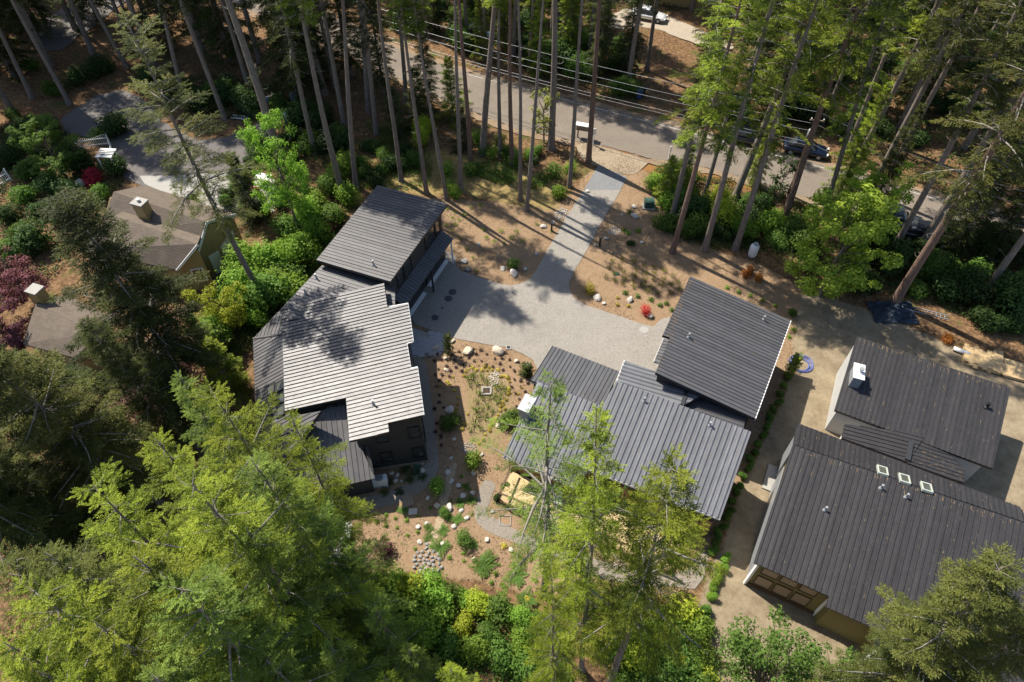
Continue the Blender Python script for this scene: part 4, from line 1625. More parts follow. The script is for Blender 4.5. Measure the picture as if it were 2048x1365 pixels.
RIGHT = [
    ((1345, 437), (1399, 200), 30, 'mid_b', 'fir with ragged foliage right of the green utility box'),
    ((1345, 503), (1395, 300), 29, 'mid', 'brown fir stem at the top left of the planted bed, leaning right'),
    ((1405, 500), (1546, 0), 33, 'mid_b', 'tall grey fir stem standing on the upper edge of the planted bed'),
    ((1411, 393), (1437, 285), 25, 'mid', 'short ragged fir with mossy stem beside the road'),
    ((1468, 494), (1635, 0), 33, 'mid_b', 'second tall grey fir stem above the planted bed, left of the propane tank'),
    ((1472, 393), (1520, 255), 31, 'mid', 'thick mossy fir stem behind the lime shrub'),
    ((1565, 440), (1628, 280), 32, 'mid', 'very thick reddish fir stem beside the utility pole'),
    ((1640, 440), (1700, 250), 28, 'mid_b', 'thin pale stem behind the bright maple crown'),
    ((1693, 365), (1790, 160), 33, 'mid', 'sunlit fir stem right of the utility pole'),
    ((1735, 398), (1854, 164), 34, 'mid', 'fir stem left of the parked pickup truck'),
    ((1793, 606), (2048, 190), 35, 'mid_b', 'very thick red brown fir stem slanting over the black tarp'),
    ((1790, 500), (1850, 380), 33, 'mid', 'mossy dark fir stem in front of the pickup truck'),
    ((1840, 500), (1905, 380), 32, 'mid', 'dark fir stem just left of the thick slanting stem'),
    ((1960, 590), (2048, 480), 33, 'mid', 'grey fir stem behind the stacked lumber'),
]
for b, u, h, k, lab in RIGHT:
    thick = 'thick' in lab
    conifer_tree(b, k, h, lab, 'firs right of the driveway', u, 'fir' if b[0] < 1700 else 'fir_olive', 1.2 if thick else 1.0, 'bark_red' if 'red' in lab or 'brown' in lab else 'bark')
LEFT = [
    ((137, 208), (31, 0), 30, 'mid', 'dark fir beside the neighbour\'s drive bend, far left'),
    ((66, 195), (0, 62), 29, 'mid_b', 'dark fir at the left edge behind the wire fence'),
    ((252, 135), (185, 0), 31, 'mid', 'fir stem behind the neighbour\'s drive, near the top left'),
    ((266, 100), (224, 0), 30, 'bare', 'bare fir stem at the top left beside the far lane'),
    ((372, 198), (322, 0), 31, 'mid_b', 'fir stem behind the wood pile'),
    ((447, 236), (365, 0), 32, 'mid', 'fir stem standing in the cluttered yard with the ladder'),
    ((575, 360), (458, 0), 33, 'bare', 'long dark fir stem slanting across the neighbour\'s drive'),
    ((633, 305), (560, 0), 30, 'mid_b', 'ragged fir left of the blue bin'),
    ((688, 401), (584, 0), 28, 'bare', 'thick fir stem in the bright shrubs left of the grey garage'),
    ((738, 222), (711, 0), 31, 'mid', 'dark fir stem behind the green ground cover, left of the road bend'),
    ((753, 268), (724, 0), 30, 'mid_b', 'second dark fir stem behind the green ground cover'),
    ((690, 250), (650, 40), 31, 'mid', 'shaded fir left of the road bend'),
    ((505, 190), (440, 0), 32, 'mid', 'dense dark fir behind the cluttered yard'),
    ((595, 200), (550, 0), 32, 'full', 'dense dark conifer at the top, above the blue bin'),
]
for b, u, h, k, lab in LEFT:
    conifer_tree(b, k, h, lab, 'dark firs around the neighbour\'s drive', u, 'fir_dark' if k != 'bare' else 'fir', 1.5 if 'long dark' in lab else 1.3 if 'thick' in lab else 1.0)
conifer_tree((530, 613), 'lacy', 24, 'slanting fir with olive crown over the neighbour\'s drive, foot beside the grey house', None, (265, 60), 'fir_olive', 1.15, 'bark')
for i, (u, v, k) in enumerate([(20, 40, 'mid'), (85, 70, 'full'), (150, 60, 'mid_b'), (200, 40, 'full'), (300, 60, 'mid'), (345, 95, 'full'), (410, 110, 'mid'), (460, 120, 'full'), (520, 120, 'mid_b'), (30, 150, 'full'), (320, 150, 'mid'), (190, 110, 'mid'), (100, 130, 'mid'), (560, 90, 'mid'), (620, 160, 'full'), (650, 190, 'mid'), (470, 60, 'mid'), (380, 40, 'full'), (20, 220, 'mid'), (-40, 120, 'mid'), (-60, 260, 'full')]):
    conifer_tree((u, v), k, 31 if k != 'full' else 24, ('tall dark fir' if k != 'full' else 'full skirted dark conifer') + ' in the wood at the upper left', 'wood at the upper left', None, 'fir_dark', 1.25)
# big dark firs at the left
conifer_tree((395, 805), 'broad', 19.5, 'wide dark fir hiding the middle of the brown shingle house', None, (110, 372), 'fir_dark', 1.18)
for b, u, h, k, m, w, lab in [
    ((235, 930), (-60, 700), 19, 'broad_b', 'fir_dark', 1.1, 'dark fir at the left edge below the burgundy tree'),
    ((330, 1010), (60, 800), 18.5, 'broad', 'fir_olive', 1.0, 'olive dark fir left of the sunlit foreground firs'),
    ((180, 1130), (-120, 960), 18, 'broad_b', 'fir_dark', 1.0, 'dark fir at the left edge, lower half'),
    ((400, 905), (205, 690), 15, 'broad_b', 'fir_dark', .9, 'dark fir below the shingle annex'),
    ((170, 900), (-30, 765), 14, 'broad', 'fir_dark', .9, 'dark fir filling the left edge under the burgundy tree'), ((300, 960), (130, 845), 14, 'broad_b', 'fir_dark', .95, 'dark fir between the annex and the sunlit group'),
    ((120, 1010), (-60, 890), 15, 'broad', 'fir_dark', .95, 'dark fir at the left edge, middle height'), ((230, 1080), (50, 985), 15, 'broad_b', 'fir_dark', .95, 'dark fir against the sunlit group at the left edge'), ((420, 870), (300, 740), 10, 'full', 'fir_dark', 1.1, 'short dark fir beside the pink flowering trees')]:
    conifer_tree(b, k, h, lab, 'dark firs at the left edge', u, m, w)
# sunlit foreground firs, lower left: crown tip bearing, height
FORE = [((440, 775), 21, 'lacy_b', 'fir', .9, 'sunlit fir with its tip beside the grey house skylights'), ((345, 742), 16, 'lacy_c', 'fir_blue', .95, 'paler fir at the top of the foreground group, next to the pink tree'),
        ((590, 842), 17, 'lacy_b', 'fir', .8, 'sunlit fir whose branches reach over the low grey roof'), ((515, 905), 21, 'lacy_c', 'fir_blue', 1.0, 'tall sunlit fir left of the low hipped roof'),
        ((300, 860), 21, 'lacy_c', 'fir', 1.0, 'sunlit yellow green fir at the upper left of the foreground group'), ((405, 965), 23, 'lacy_b', 'fir', 1.0, 'tallest sunlit fir in the middle of the foreground group'),
        ((180, 985), 21, 'lacy_b', 'fir', .95, 'sunlit fir at the left side of the foreground group'), ((265, 1085), 23, 'lacy_c', 'fir', 1.05, 'sunlit fir left of the dark slanting trunk'),
        ((85, 1085), 20, 'lacy_c', 'fir_olive', 1.0, 'olive fir near the left edge of the foreground group'), ((35, 1195), 21, 'lacy_b', 'fir', 1.0, 'sunlit fir at the left edge near the bottom'),
        ((485, 1065), 20, 'lacy_c', 'fir_blue', .95, 'fir right of the tallest foreground fir'), ((620, 1000), 16, 'lacy_b', 'fir_blue', .85, 'fir with branches over the shaded path end'),
        ((335, 1195), 22, 'lacy_b', 'fir_blue', 1.0, 'fir above the bottom edge, left third'), ((165, 1255), 21, 'lacy_c', 'fir', 1.0, 'fir above the bottom left corner'),
        ((60, 1330), 19, 'lacy_c', 'fir', 1.0, 'fir filling the bottom left corner'), ((455, 1225), 17, 'lacy_c', 'fir_blue', .95, 'blue green fir at the bottom, left of two alike'),
        ((560, 1240), 15, 'lacy_b', 'fir_blue', .85, 'blue green fir at the bottom, right of two alike'), ((300, 1330), 20, 'lacy_c', 'fir_blue', 1.0, 'fir cut by the bottom edge, left third'),
        ((695, 1155), 13, 'lacy_c', 'fir_blue', .85, 'fir left of the cobble bed'), ((650, 1285), 15, 'lacy_c', 'fir_blue', .9, 'blue green fir below the thicket, cut by the bottom edge'),
        ((745, 1215), 13, 'lacy_b', 'fir_blue', .85, 'fir with pale bare twigs below the cobble bed'), ((820, 1290), 13, 'lacy_c', 'fir_blue', .85, 'fir at the bottom below the thicket, left of centre'),
        ((905, 1330), 13, 'lacy_c', 'fir', .8, 'low fir at the bottom centre'), ((540, 1330), 17, 'lacy_b', 'fir_blue', .95, 'green fir at the bottom edge between blue green firs'),
        ((-30, 1120), 20, 'lacy_b', 'fir_olive', 1.0, 'olive fir leaning in from the left frame edge'), ((-20, 1290), 20, 'lacy_c', 'fir', 1.0, 'fir at the left frame edge just above the corner'), ((120, 1400), 19, 'lacy_b', 'fir', 1.0, 'fir cut by the bottom edge near the left corner'), ((400, 1400), 18, 'lacy_b', 'fir', .95, 'fir whose tip pokes in at the bottom edge'), ((240, 1410), 18, 'lacy_c', 'fir_blue', .95, 'blue green tip at the bottom edge, left third'), ((760, 1350), 13, 'lacy_c', 'fir', .8, 'green fir at the bottom edge below the twiggy fir')]
for (u, v), h, k, m, w, lab in FORE:
    p = at(u, v, h)
    conifer_tree((p[0], p[1], 0), k, h, lab, 'sunlit firs in the foreground', None, m, w)
# firs before the middle house
conifer_tree((1087, 1190), 'sparse', 21.5, 'thin half bare fir with dark stem in front of the wooden deck', 'firs before the charcoal house', (1112, 788), 'fir_blue', .95)  # half shade put into the needle colour, cooler and darker
conifer_tree((1165, 1342), 'lacy_c', 26.5, 'dense green fir left of the leaning pale stem, before the charcoal roof', 'firs before the charcoal house', (1208, 812), 'fir', .62)
conifer_tree((1225, 1370), 'lacy', 24, 'dense olive green fir with pale leaning stem before the charcoal roof', 'firs before the charcoal house', (1345, 915), 'fir', .95)
conifer_tree((1112, 1420), 'lacy_b', 20.5, 'twiggy pale green fir at the bottom centre right', 'firs before the charcoal house', (1112, 1105), 'fir', .45)
# lower right corner
conifer_tree((1700, 1470), 'broad', 19, 'olive cedar with bare grey twigs in the lower right corner', 'trees in the lower right corner', (1900, 1075), 'fir_olive', .85)
conifer_tree((1800, 1480), 'broad_b', 17, 'second olive cedar at the lower right corner', 'trees in the lower right corner', (2040, 1160), 'fir_olive', .85)
leaf_tree((1475, 1425), 'alder', 8.0, 'leaf_mid', 'leafy green alder before the unfinished house', 'trees in the lower right corner', 'alder_tree', 1.15)
leaf_tree((1600, 1450), 'alder', 7.2, 'leaf_mid', 'lower leafy alder at the bottom right, beside the olive cedar', 'trees in the lower right corner', 'alder_tree', 1.1)

for u, v, h, k, lab in [(640, 120, 28, 'mid', 'fir left of the road bend beside the dark shrubs'), (705, 150, 22, 'full', 'full dark conifer hiding the left end of the road'), (770, 185, 16, 'full', 'short full conifer beside the road bend'), (815, 205, 27, 'mid', 'fir stem right at the road bend'), (600, 95, 24, 'full', 'full dark conifer at the upper left end of the road'), (860, 225, 12, 'full', 'low full conifer at the near road edge'), (670, 175, 26, 'mid_b', 'ragged fir by the road left of the bend')]:
    conifer_tree((u, v), k, h, lab, 'conifers at the road bend', None, 'fir_dark', 1.05)
for u, v, h, lab in [(1660, 425, 13, 'full conifer on the near verge right of the utility pole'), (1730, 445, 12, 'full conifer on the near verge left of the pickup truck'), (1900, 500, 15, 'full dark conifer on the near verge right of the dark car'), (1975, 515, 16, 'full dark conifer on the near verge near the right edge'), (2040, 540, 16, 'full dark conifer at the right frame edge by the road'), (1505, 372, 9, 'low conifer on the near verge left of the utility pole')]:
    conifer_tree((u, v), 'full', h, lab, 'conifers on the near verge', None, 'fir_dark' if u > 1700 else 'fir', 1.05)
# the wood beyond the road and around the top left
rr = np.random.default_rng(77)
spots = []
keep_out = [wpoly(ROAD_UP + ROAD_LO)]
gap_px = [wpoly([(1185, 20), (1500, 20), (1500, 120), (1420, 300), (1250, 260), (1300, 140), (1180, 70)]), wpoly([(40, 110), (330, -70), (480, -60), (300, 90), (120, 150)])]


def far_from_road(p, d=2.0):
    q = np.array([[p[0] + dx, p[1] + dy] for dx in (-d, 0, d) for dy in (-d, 0, d)])
    return not inside(q, keep_out[0]).any()


for tries in range(6000):
    p = np.array([rr.uniform(-78, 82), rr.uniform(44, 118)])
    u, v = topix((p[0], p[1], 0))
    beyond = v < 150 + (u - 950) * .26 if u > 950 else v < (40 + (u - 560) * .27 if u > 560 else 120)
    if u > 1850 and v > 380:
        beyond = p[1] > 56
    if not beyond or not (-300 < u < 2350) or v < -110:
        continue
    if inside(p[None], gap_px[0])[0] or inside(p[None], gap_px[1])[0] or not far_from_road(p):
        continue
    if any(np.hypot(*(p - q)) < (4.4 if 5 < p[0] < 25 else 3.6) for q in spots):
        continue
    spots.append(p)
    if len(spots) > 165:
        break
for i, p in enumerate(spots):
    u, v = topix((p[0], p[1], 0))
    k = ['mid', 'mid_b', 'full', 'mid', 'bare'][i % 5] if u > 700 else ['mid', 'full', 'mid_b', 'full', 'mid'][i % 5]
    if 950 < u < 1500 and k == 'full':
        k = 'mid_b'
    h = rr.uniform(26, 33) if k != 'full' else rr.uniform(14, 25)
    side = 'right' if u > 1450 else 'middle' if u > 900 else 'left'
    lab = {'mid': 'tall conifer with drooping crown', 'mid_b': 'ragged tall conifer', 'full': 'full skirted dark conifer', 'bare': 'bare stemmed tall fir'}[k] + {'right': ' in the wood beyond the road, right side', 'middle': ' in the wood beyond the road, above the driveway', 'left': ' in the dark wood at the upper left'}[side]
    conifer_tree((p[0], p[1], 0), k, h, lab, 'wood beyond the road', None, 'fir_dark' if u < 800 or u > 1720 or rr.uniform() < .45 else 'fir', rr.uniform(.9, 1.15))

# broadleaf trees
leaf_tree((1640, 590), 'maple', 8.6, 'leaf_maple', 'bright green maple right of the propane tank, spreading over the sandy lot', None, 'maple_tree', 1.05)
leaf_tree((1690, 500), 'maple', 7.5, 'leaf_maple', 'bright green maple behind, between the utility pole and sandy lot', None, 'maple_tree', .9)
leaf_tree((130, 350), 'maple', 5.2, 'leaf_mid', 'rounded green maple beside the white picket fence', None, 'maple_tree', 1.2)
leaf_tree((600, 470), 'alder', 11, 'leaf_bright', 'fresh yellow green larch left of the grey garage', None, 'larch_tree', .72)
leaf_tree((30, 720), 'maple', 6.0, 'leaf_burgundy', 'burgundy leaved tree at the left edge beside the annex', None, 'maple_tree', 1.0)
leaf_tree((70, 610), 'small', 4.5, 'leaf_burgundy', 'small burgundy tree above the annex chimney', None, 'maple_tree', 1.1)
leaf_tree((375, 760), 'small', 5.0, 'leaf_pink', 'pinkish flowering tree between the dark fir and lime shrub', None, 'cherry_tree', 1.0)
leaf_tree((305, 870), 'small', 4.5, 'leaf_pink', 'second pinkish flowering tree, lower left of the first', None, 'cherry_tree', 1.0)
leaf_tree((465, 660), 'small', 4.2, 'leaf_lime', 'lime green leafy tree left of the grey house', None, 'maple_tree', 1.0)
leaf_tree((1085, 285), 'vine', 5.5, 'leaf_grass', 'thin leafed vine maple beside the road behind the thickest stem', None, 'maple_tree', 1.0)
leaf_tree((1545, 420), 'vine', 5.5, 'leaf_dark', 'thin vine maple sapling left of the utility pole', None, 'maple_tree', .8)
for b, h, m, lab in [((510, 440), 7.5, 'fir_dark', 'dense green young conifer beside the patio'), 
                     ((430, 730), 6.0, 'fir_blue', 'feathery blue green conifer left of the grey house eave'),
                     ((470, 780), 6.0, 'fir', 'feathery conifer touching the left eave of the grey house'), ((1330, 400), 5.0, 'fir', 'young conifer right of the driveway entrance'),
                     ((1360, 385), 5.5, 'fir', 'second young conifer right of the driveway entrance'), ((925, 300), 5.0, 'fir_dark', 'small dark hemlock among the row of stems'), ((795, 270), 5.5, 'fir_dark', 'small hemlock at the left end of the ground cover'),
                     ((905, 235), 7., 'fir', 'young hemlock against the road, left of the thick stem'), ((840, 250), 6.5, 'fir_dark', 'dark hemlock by the road bend')]:
    conifer_tree(b, 'young', h, lab, 'young conifers', None, m, 1.15, name='young_conifer')

# ------------------------------------------------------------------ shrubs
SH = []


def shrubs(px, key, sizes, mats, label, group, hs=1.0, name='shrub'):
    for i, b in enumerate(px):
        shrub(b, key[i % len(key)], random.uniform(*sizes), mats[i % len(mats)], label, group, name, hs)


shrubs([(690, 350), (660, 385), (700, 410), (640, 420), (665, 450), (620, 455), (605, 500), (585, 470), (640, 480), (560, 520), (575, 560), (545, 550)],
       ['bush_a', 'bush_b', 'bush_tall'], (1.3, 1.9), ['leaf_bright', 'leaf_mid', 'leaf_bright'], 'leafy shrub in the bright hedge left of the grey garage', 'shrubs left of the grey garage')
shrubs([(500, 600), (520, 560), (545, 620), (515, 650), (560, 585), (590, 540), (610, 530), (575, 600), (480, 640), (455, 655), (440, 700), (415, 690), (490, 560), (535, 590)], ['bush_tall', 'bush_a'], (1.3, 2.0), ['leaf_bright', 'leaf_bright', 'leaf_mid'],
       'bright shrub beside the left wall of the grey house', 'shrubs left of the grey house')
shrubs([(640, 470), (660, 460)], ['bush_c'], (1.2, 1.5), ['leaf_burgundy'], 'small burgundy shrub by the left edge of the garage roof', 'burgundy shrubs by the garage')
shrubs([(1360, 420), (1385, 430), (1420, 420), (1450, 435), (1400, 460), (1440, 470), (1480, 470), (1375, 470), (1330, 455), (1500, 440), (1530, 460), (1550, 490), (1490, 420), (1520, 420), (1370, 400), (1580, 470), (1600, 500)],
       ['bush_a', 'bush_b', 'bush_c'], (1.2, 1.9), ['leaf_mid', 'leaf_dark', 'leaf_bright', 'leaf_mid'], 'understory shrub between the fir stems right of the driveway', 'shrubs under the right firs')
shrubs([(1432, 425), (1440, 450)], ['bush_tall'], (1.5, 1.7), ['leaf_lime'], 'bright lime shrub between two tall fir stems', 'lime shrubs')
shrubs([(1340, 360), (1320, 380), (1365, 365), (1345, 410)], ['bush_b', 'bush_a'], (1.3, 1.7), ['leaf_mid', 'leaf_bright'], 'shrub at the right of the driveway entrance', 'entrance shrubs')
shrubs([(965, 305), (985, 315), (1010, 310), (1030, 320), (1000, 290), (1060, 320), (1075, 310), (955, 285)], ['bush_a', 'loose', 'bush_c'], (.9, 1.3), ['leaf_mid', 'leaf_bright'],
       'dark shrub at the foot of the row of stems near the road', 'shrubs by the road')
shrubs([(845, 290), (850, 270)], ['bush_tall'], (1.1, 1.3), ['leaf_lime'], 'yellow green rhododendron behind the ground cover', 'lime rhododendrons')
shrubs([(895, 350), (900, 380), (910, 395), (940, 350), (1120, 395), (1110, 355), (1140, 345)], ['loose'], (.9, 1.3), ['leaf_bright', 'leaf_mid'], 'small loose shrub between the fir stems in the bed', 'loose shrubs in the bed')
shrubs([(720, 330), (740, 300), (770, 320), (790, 340), (760, 350), (810, 310), (830, 330), (750, 370), (730, 350)], ['bush_c', 'bush_a'], (1.0, 1.5), ['leaf_mid', 'leaf_dark'], 'low green shrub in the ground cover behind the garage', 'ground cover shrubs')
shrubs([(1730, 480), (1760, 470), (1740, 520), (1770, 540), (1700, 540), (1720, 570), (1830, 520), (1850, 560), (1880, 590), (1870, 540), (1900, 540), (1920, 600), (1950, 640), (1930, 570), (1980, 560), (2000, 620), (2030, 590), (1990, 660), (2040, 660), (1960, 500), (2010, 510), (1890, 480), (1830, 585), (1690, 580)],
       ['bush_b', 'bush_a', 'bush_c', 'bush_tall'], (1.3, 2.1), ['leaf_dark', 'leaf_mid', 'leaf_dark'], 'dark undergrowth shrub behind the sandy lot', 'undergrowth behind the sandy lot')
shrubs([(1500, 545), (1490, 555), (1515, 560)], ['loose'], (.5, .7), ['leaf_orange'], 'dry orange brown shrub below the propane tank', 'dry shrubs')
shrubs([(20, 330), (60, 400), (20, 440), (90, 430), (45, 470), (110, 385), (150, 400), (25, 510), (80, 500), (130, 440), (200, 400), (235, 350), (165, 330), (60, 350), (10, 560), (100, 300), (210, 280), (235, 270), (60, 260), (30, 240), (110, 270), (45, 300)],
       ['bush_a', 'bush_c', 'bush_b'], (1.2, 2.0), ['leaf_dark', 'leaf_mid', 'leaf_dark'], 'garden shrub in the shaded garden left of the shingle house', 'shaded garden shrubs')
shrubs([(300, 170), (340, 190), (420, 190), (460, 200), (500, 225), (560, 215), (600, 250), (640, 250), (620, 300), (660, 300), (590, 290), (570, 330), (400, 215), (680, 290), (110, 190), (160, 170), (200, 150), (60, 140)],
       ['bush_b', 'bush_a', 'bush_c'], (1.3, 2.2), ['leaf_dark', 'leaf_dark', 'leaf_mid'], 'dark shrub along the neighbour\'s drive', 'shrubs along the neighbour\'s drive')
shrubs([(188, 368)], ['bush_c'], (1.35, 1.4), ['leaf_red'], 'round red shrub in the garden of the shingle house', 'red garden shrub')
shrubs([(100, 425)], ['bush_c'], (1.0, 1.1), ['leaf_red'], 'small red azalea in the shaded garden', 'red azalea')
shrubs([(455, 412), (463, 398), (472, 384), (482, 370), (493, 356), (505, 343), (516, 331), (525, 320)], ['hedge'], (1.15, 1.3), ['leaf_mid', 'leaf_dark'], 'clipped hedge plant in the row beside the neighbour\'s drive', 'clipped hedge by the drive', .9, 'hedge_plant')
shrubs([(389, 400)], ['hedge'], (.9, 1.), ['leaf_mid'], 'small round shrub against the shingle house garage', 'round shrub by garage', .7)
shrubs([(515, 300), (520, 315), (580, 400), (560, 410), (520, 430)], ['bush_a'], (1.0, 1.5), ['leaf_mid', 'leaf_dark'], 'shrub around the neighbour\'s patio', 'patio shrubs')
# beds of the new houses
for b, s, m, k, lab in [((1178, 585), .75, 'leaf_yellow', 'loose', 'yellow leaved shrub in the bed right of the driveway'), ((1290, 628), .72, 'leaf_red', 'loose', 'small bright red maple in front of the charcoal garage'),
                        ((1028, 535), .85, 'leaf_mid', 'loose', 'feathery green shrub in the bed left of the driveway'), ((903, 850), 1.0, 'leaf_mid', 'bush_c', 'soft green shrub beside the pale boulder in the shade of the grey house'),
                        ((1020, 845), 1.0, 'leaf_mid', 'bush_a', 'green shrub left of the chimney of the charcoal house'), ((948, 930), .95, 'leaf_bright', 'loose', 'light green shrub at the shadow edge in the middle bed'),
                        ((876, 980), .9, 'leaf_bright', 'loose', 'light green shrub beside the curved gravel path'), ((1008, 975), .6, 'leaf_dark', 'hedge', 'dark round shrub at the deck corner'),
                        ((992, 1000), .55, 'leaf_dark', 'hedge', 'second dark round shrub at the deck corner'), ((930, 1085), .9, 'leaf_mid', 'loose', 'green shrub right of the dry stream'),
                        ((770, 1105), .8, 'leaf_burgundy', 'loose', 'reddish brown twiggy shrub left of the cobble bed'), ((1262, 490), .5, 'leaf_dark', 'bush_c', 'small dark shrub in the bed right of the driveway'),
                        ((1585, 633), .75, 'leaf_mid', 'hedge', 'clipped green shrub at the upper right corner of the charcoal garage'), ((1112, 392), .6, 'leaf_bright', 'loose', 'light green plant beside the driveway rock bed'),
                        ((890, 1030), .6, 'leaf_mid', 'loose', 'thin green shrub left of the flat stream stones')]:
    shrub(b, k, s, m, lab, None, 'shrub')
for u0, v0, u1, v1, n, s in ((1575, 760, 1420, 1105, 22, .62), (1447, 1122, 1418, 1195, 6, .62)):
    for i in range(n):
        t = i / (n - 1)
        shrub((u0 + (u1 - u0) * t, v0 + (v1 - v0) * t), 'hedge', s, 'leaf_mid' if n > 10 else 'leaf_bright', 'shaded hedge plant in the row along the right wall of the charcoal house' if n > 10 else 'sunlit hedge plant at the lower end of the row by the sandy lot', 'hedge row shaded' if n > 10 else 'hedge row sunlit', 'hedge_plant', .85)  # sun and shade put into leaf colour: brighter green at the sunlit end
conifer_tree((1577, 752), 'column', 2.6, 'narrow green cypress beside the blue hose coil', None, None, 'fir', 1.0, name='cypress')
conifer_tree((897, 706), 'column', 2.5, 'narrow dark cypress in the bed beside the paved walk', None, None, 'fir_dark', .8, name='cypress')
conifer_tree((1051, 752), 'column', 1.5, 'small dark conifer at the left of the entry roof', None, None, 'fir_dark', 1.6, name='cypress')
for b in [(1405, 1250), (1412, 1225), (1395, 1240)]:
    shrub(b, 'hedge', .7, 'leaf_mid', 'round green shrub below the hedge row, at the edge of the sandy lot', 'round shrubs by the sand', 'shrub')
# thicket at the bottom of the plot
shrubs([(800, 1180), (830, 1190), (760, 1170), (870, 1200), (900, 1190), (930, 1200), (960, 1210), (1000, 1230), (1040, 1240), (1070, 1260), (880, 1240), (930, 1250), (980, 1270), (830, 1230), (780, 1220), (1040, 1290), (1090, 1300), (900, 1290), (950, 1310), (1000, 1320), (850, 1280), (740, 1200), (1060, 1340)],
       ['bush_b', 'loose', 'bush_tall', 'bush_a', 'loose', 'bush_c'], (.8, 1.5), ['leaf_bright', 'leaf_lime', 'leaf_mid', 'leaf_bright', 'leaf_mid'], 'bright thicket shrub below the mulch bed at the bottom', 'thicket at the bottom')
shrubs([(1290, 1290), (1330, 1300), (1370, 1310), (1300, 1330), (1350, 1345), (1260, 1320), (1390, 1340), (1310, 1365), (1360, 1230), (1385, 1280), (1240, 1290), (1400, 1370), (1330, 1260)],
       ['bush_a', 'bush_b', 'loose'], (1.0, 1.6), ['leaf_bright', 'leaf_mid', 'leaf_lime'], 'light green thicket shrub right of the pale leaning stem', 'thicket at the bottom right')
shrubs([(600, 1180), (560, 1220), (620, 1220), (660, 1260), (690, 1230), (540, 1290), (720, 1290), (480, 1250), (430, 1200), (380, 1150), (350, 1250), (280, 1200)], ['bush_a', 'bush_b'], (1.3, 1.9), ['leaf_dark', 'leaf_mid'],
       'shaded shrub under the foreground firs', 'shrubs under the foreground firs')

for b, h, m, lab in [((965, 118), 9, 'fir', 'young sunlit conifer beyond the road, left of the thick stem'), ((1075, 150), 11, 'fir', 'bushy conifer beyond the road above the vine maple'), ((1010, 95), 12, 'fir', 'bushy conifer beyond the road near the dark car'),
                     ((1195, 150), 12, 'fir_dark', 'bushy dark conifer beyond the road above the mailboxes'), ((1140, 110), 13, 'fir', 'bushy conifer beyond the road, upper middle'), ((1250, 150), 11, 'fir_dark', 'bushy dark conifer left of the wheelie bins'), ((1400, 200), 12, 'fir_dark', 'bushy dark conifer right of the wheelie bins'),
                     ((870, 60), 12, 'fir_dark', 'bushy dark conifer at the road bend, top'), ((1070, 40), 14, 'fir', 'bushy conifer at the top edge, upper middle'), ((1190, 60), 14, 'fir', 'bushy conifer at the top edge left of the pale car'), ((940, 30), 13, 'fir', 'bright bushy conifer at the top edge, left of the dark car')]:
    conifer_tree(b, 'full', h, lab, 'bushy conifers beyond the road', None, m, 1.25, name='young_conifer')
# shrubs in the wood beyond the road
rr2 = np.random.default_rng(99)
cnt = 0
while cnt < 85:
    u, v = rr2.uniform(560, 2040), rr2.uniform(0, 400)
    lim = 130 + (u - 950) * .26 if u > 950 else 60 + (u - 560) * .2
    if v > lim - 4:
        continue
    p = at(u, v)
    if inside(p[None, :2], gap_px[0])[0] or not far_from_road(p[:2], 1.6):
        continue
    right = u > 1450
    shrub((u, v), ['bush_b', 'bush_a', 'bush_c'][cnt % 3], rr2.uniform(1.3, 2.2), ['leaf_dark', 'leaf_mid', 'leaf_dark'][cnt % 3], 'woodland shrub beyond the road, right side' if right else 'woodland shrub beyond the road, above the fir row', 'woodland shrubs')
    cnt += 1

# ------------------------------------------------------------------ low ground cover (nobody could count it)
def ground_cover(name, zones, n, leaf, mat, label, h=.3, seed=5, avoid=(), lift=None):
    g = np.random.default_rng(seed)
    O = []
    for z in zones:
        P = wpoly(z)
        lo, hi = P.min(0), P.max(0)
        q = np.stack([g.uniform(lo[0], hi[0], n), g.uniform(lo[1], hi[1], n)], 1)
        q = q[inside(q, P)]
        f = sum(np.sin(q[:, 0] * a + q[:, 1] * b + c) for a, b, c in ((.9, .5, 1), (-.6, 1.1, 2), (1.7, -.8, 3), (.3, 2.0, 5)))
        q = q[f > g.uniform(-2.2, 1.6, len(q))]
        for a in avoid:
            q = q[~inside(q, a)]
        O.append(q)
    O = np.concatenate(O)
    k = len(O)
    O = np.column_stack([O, g.uniform(0, 1, k) ** 1.6 * h + (lift if lift is not None else -.05)])
    Nn = nrm(g.normal(0, .55, (k, 3)) + [0, 0, 1])
    D = nrm(np.cross(Nn, g.normal(0, 1, (k, 3))))
    V, F = diamonds(O, D, Nn, leaf[0] * g.uniform(.6, 1.5, k), leaf[1] * g.uniform(.6, 1.5, k), g, .1)
    o = inst(name, np_mesh(name, V, F, M[mat], np.repeat(g.uniform(0, 1, k), 4)))
    tag(o, label, name.replace('_', ' '), None, 'stuff')


RP = [wpoly(ROAD_UP + ROAD_LO), wpoly(DRIVE)]
ground_cover('ground_cover', [[(690, 320), (740, 255), (820, 250), (870, 300), (860, 370), (790, 385), (720, 380)], [(900, 330), (1010, 320), (1110, 350), (1080, 380), (1000, 370)]], 15000, (.14, .09), 'leaf_mid', 'green ground cover behind the grey garage', .35, 5, RP)
ground_cover('undergrowth', [[(1320, 350), (1480, 360), (1640, 420), (1640, 560), (1490, 500), (1350, 490)], [(1640, 430), (2048, 480), (2048, 690), (1850, 600), (1700, 580)]], 34000, (.16, .10), 'leaf_dark', 'dark low undergrowth around the right firs', .45, 6, RP)
ground_cover('forest_undergrowth', [[(560, -40), (900, 90), (1160, 180), (1500, 280), (2048, 420), (2048, -60), (900, -60)]], 100000, (.26, .17), 'leaf_dark', 'low undergrowth of the wood beyond the road', .5, 7, RP + gap_px)
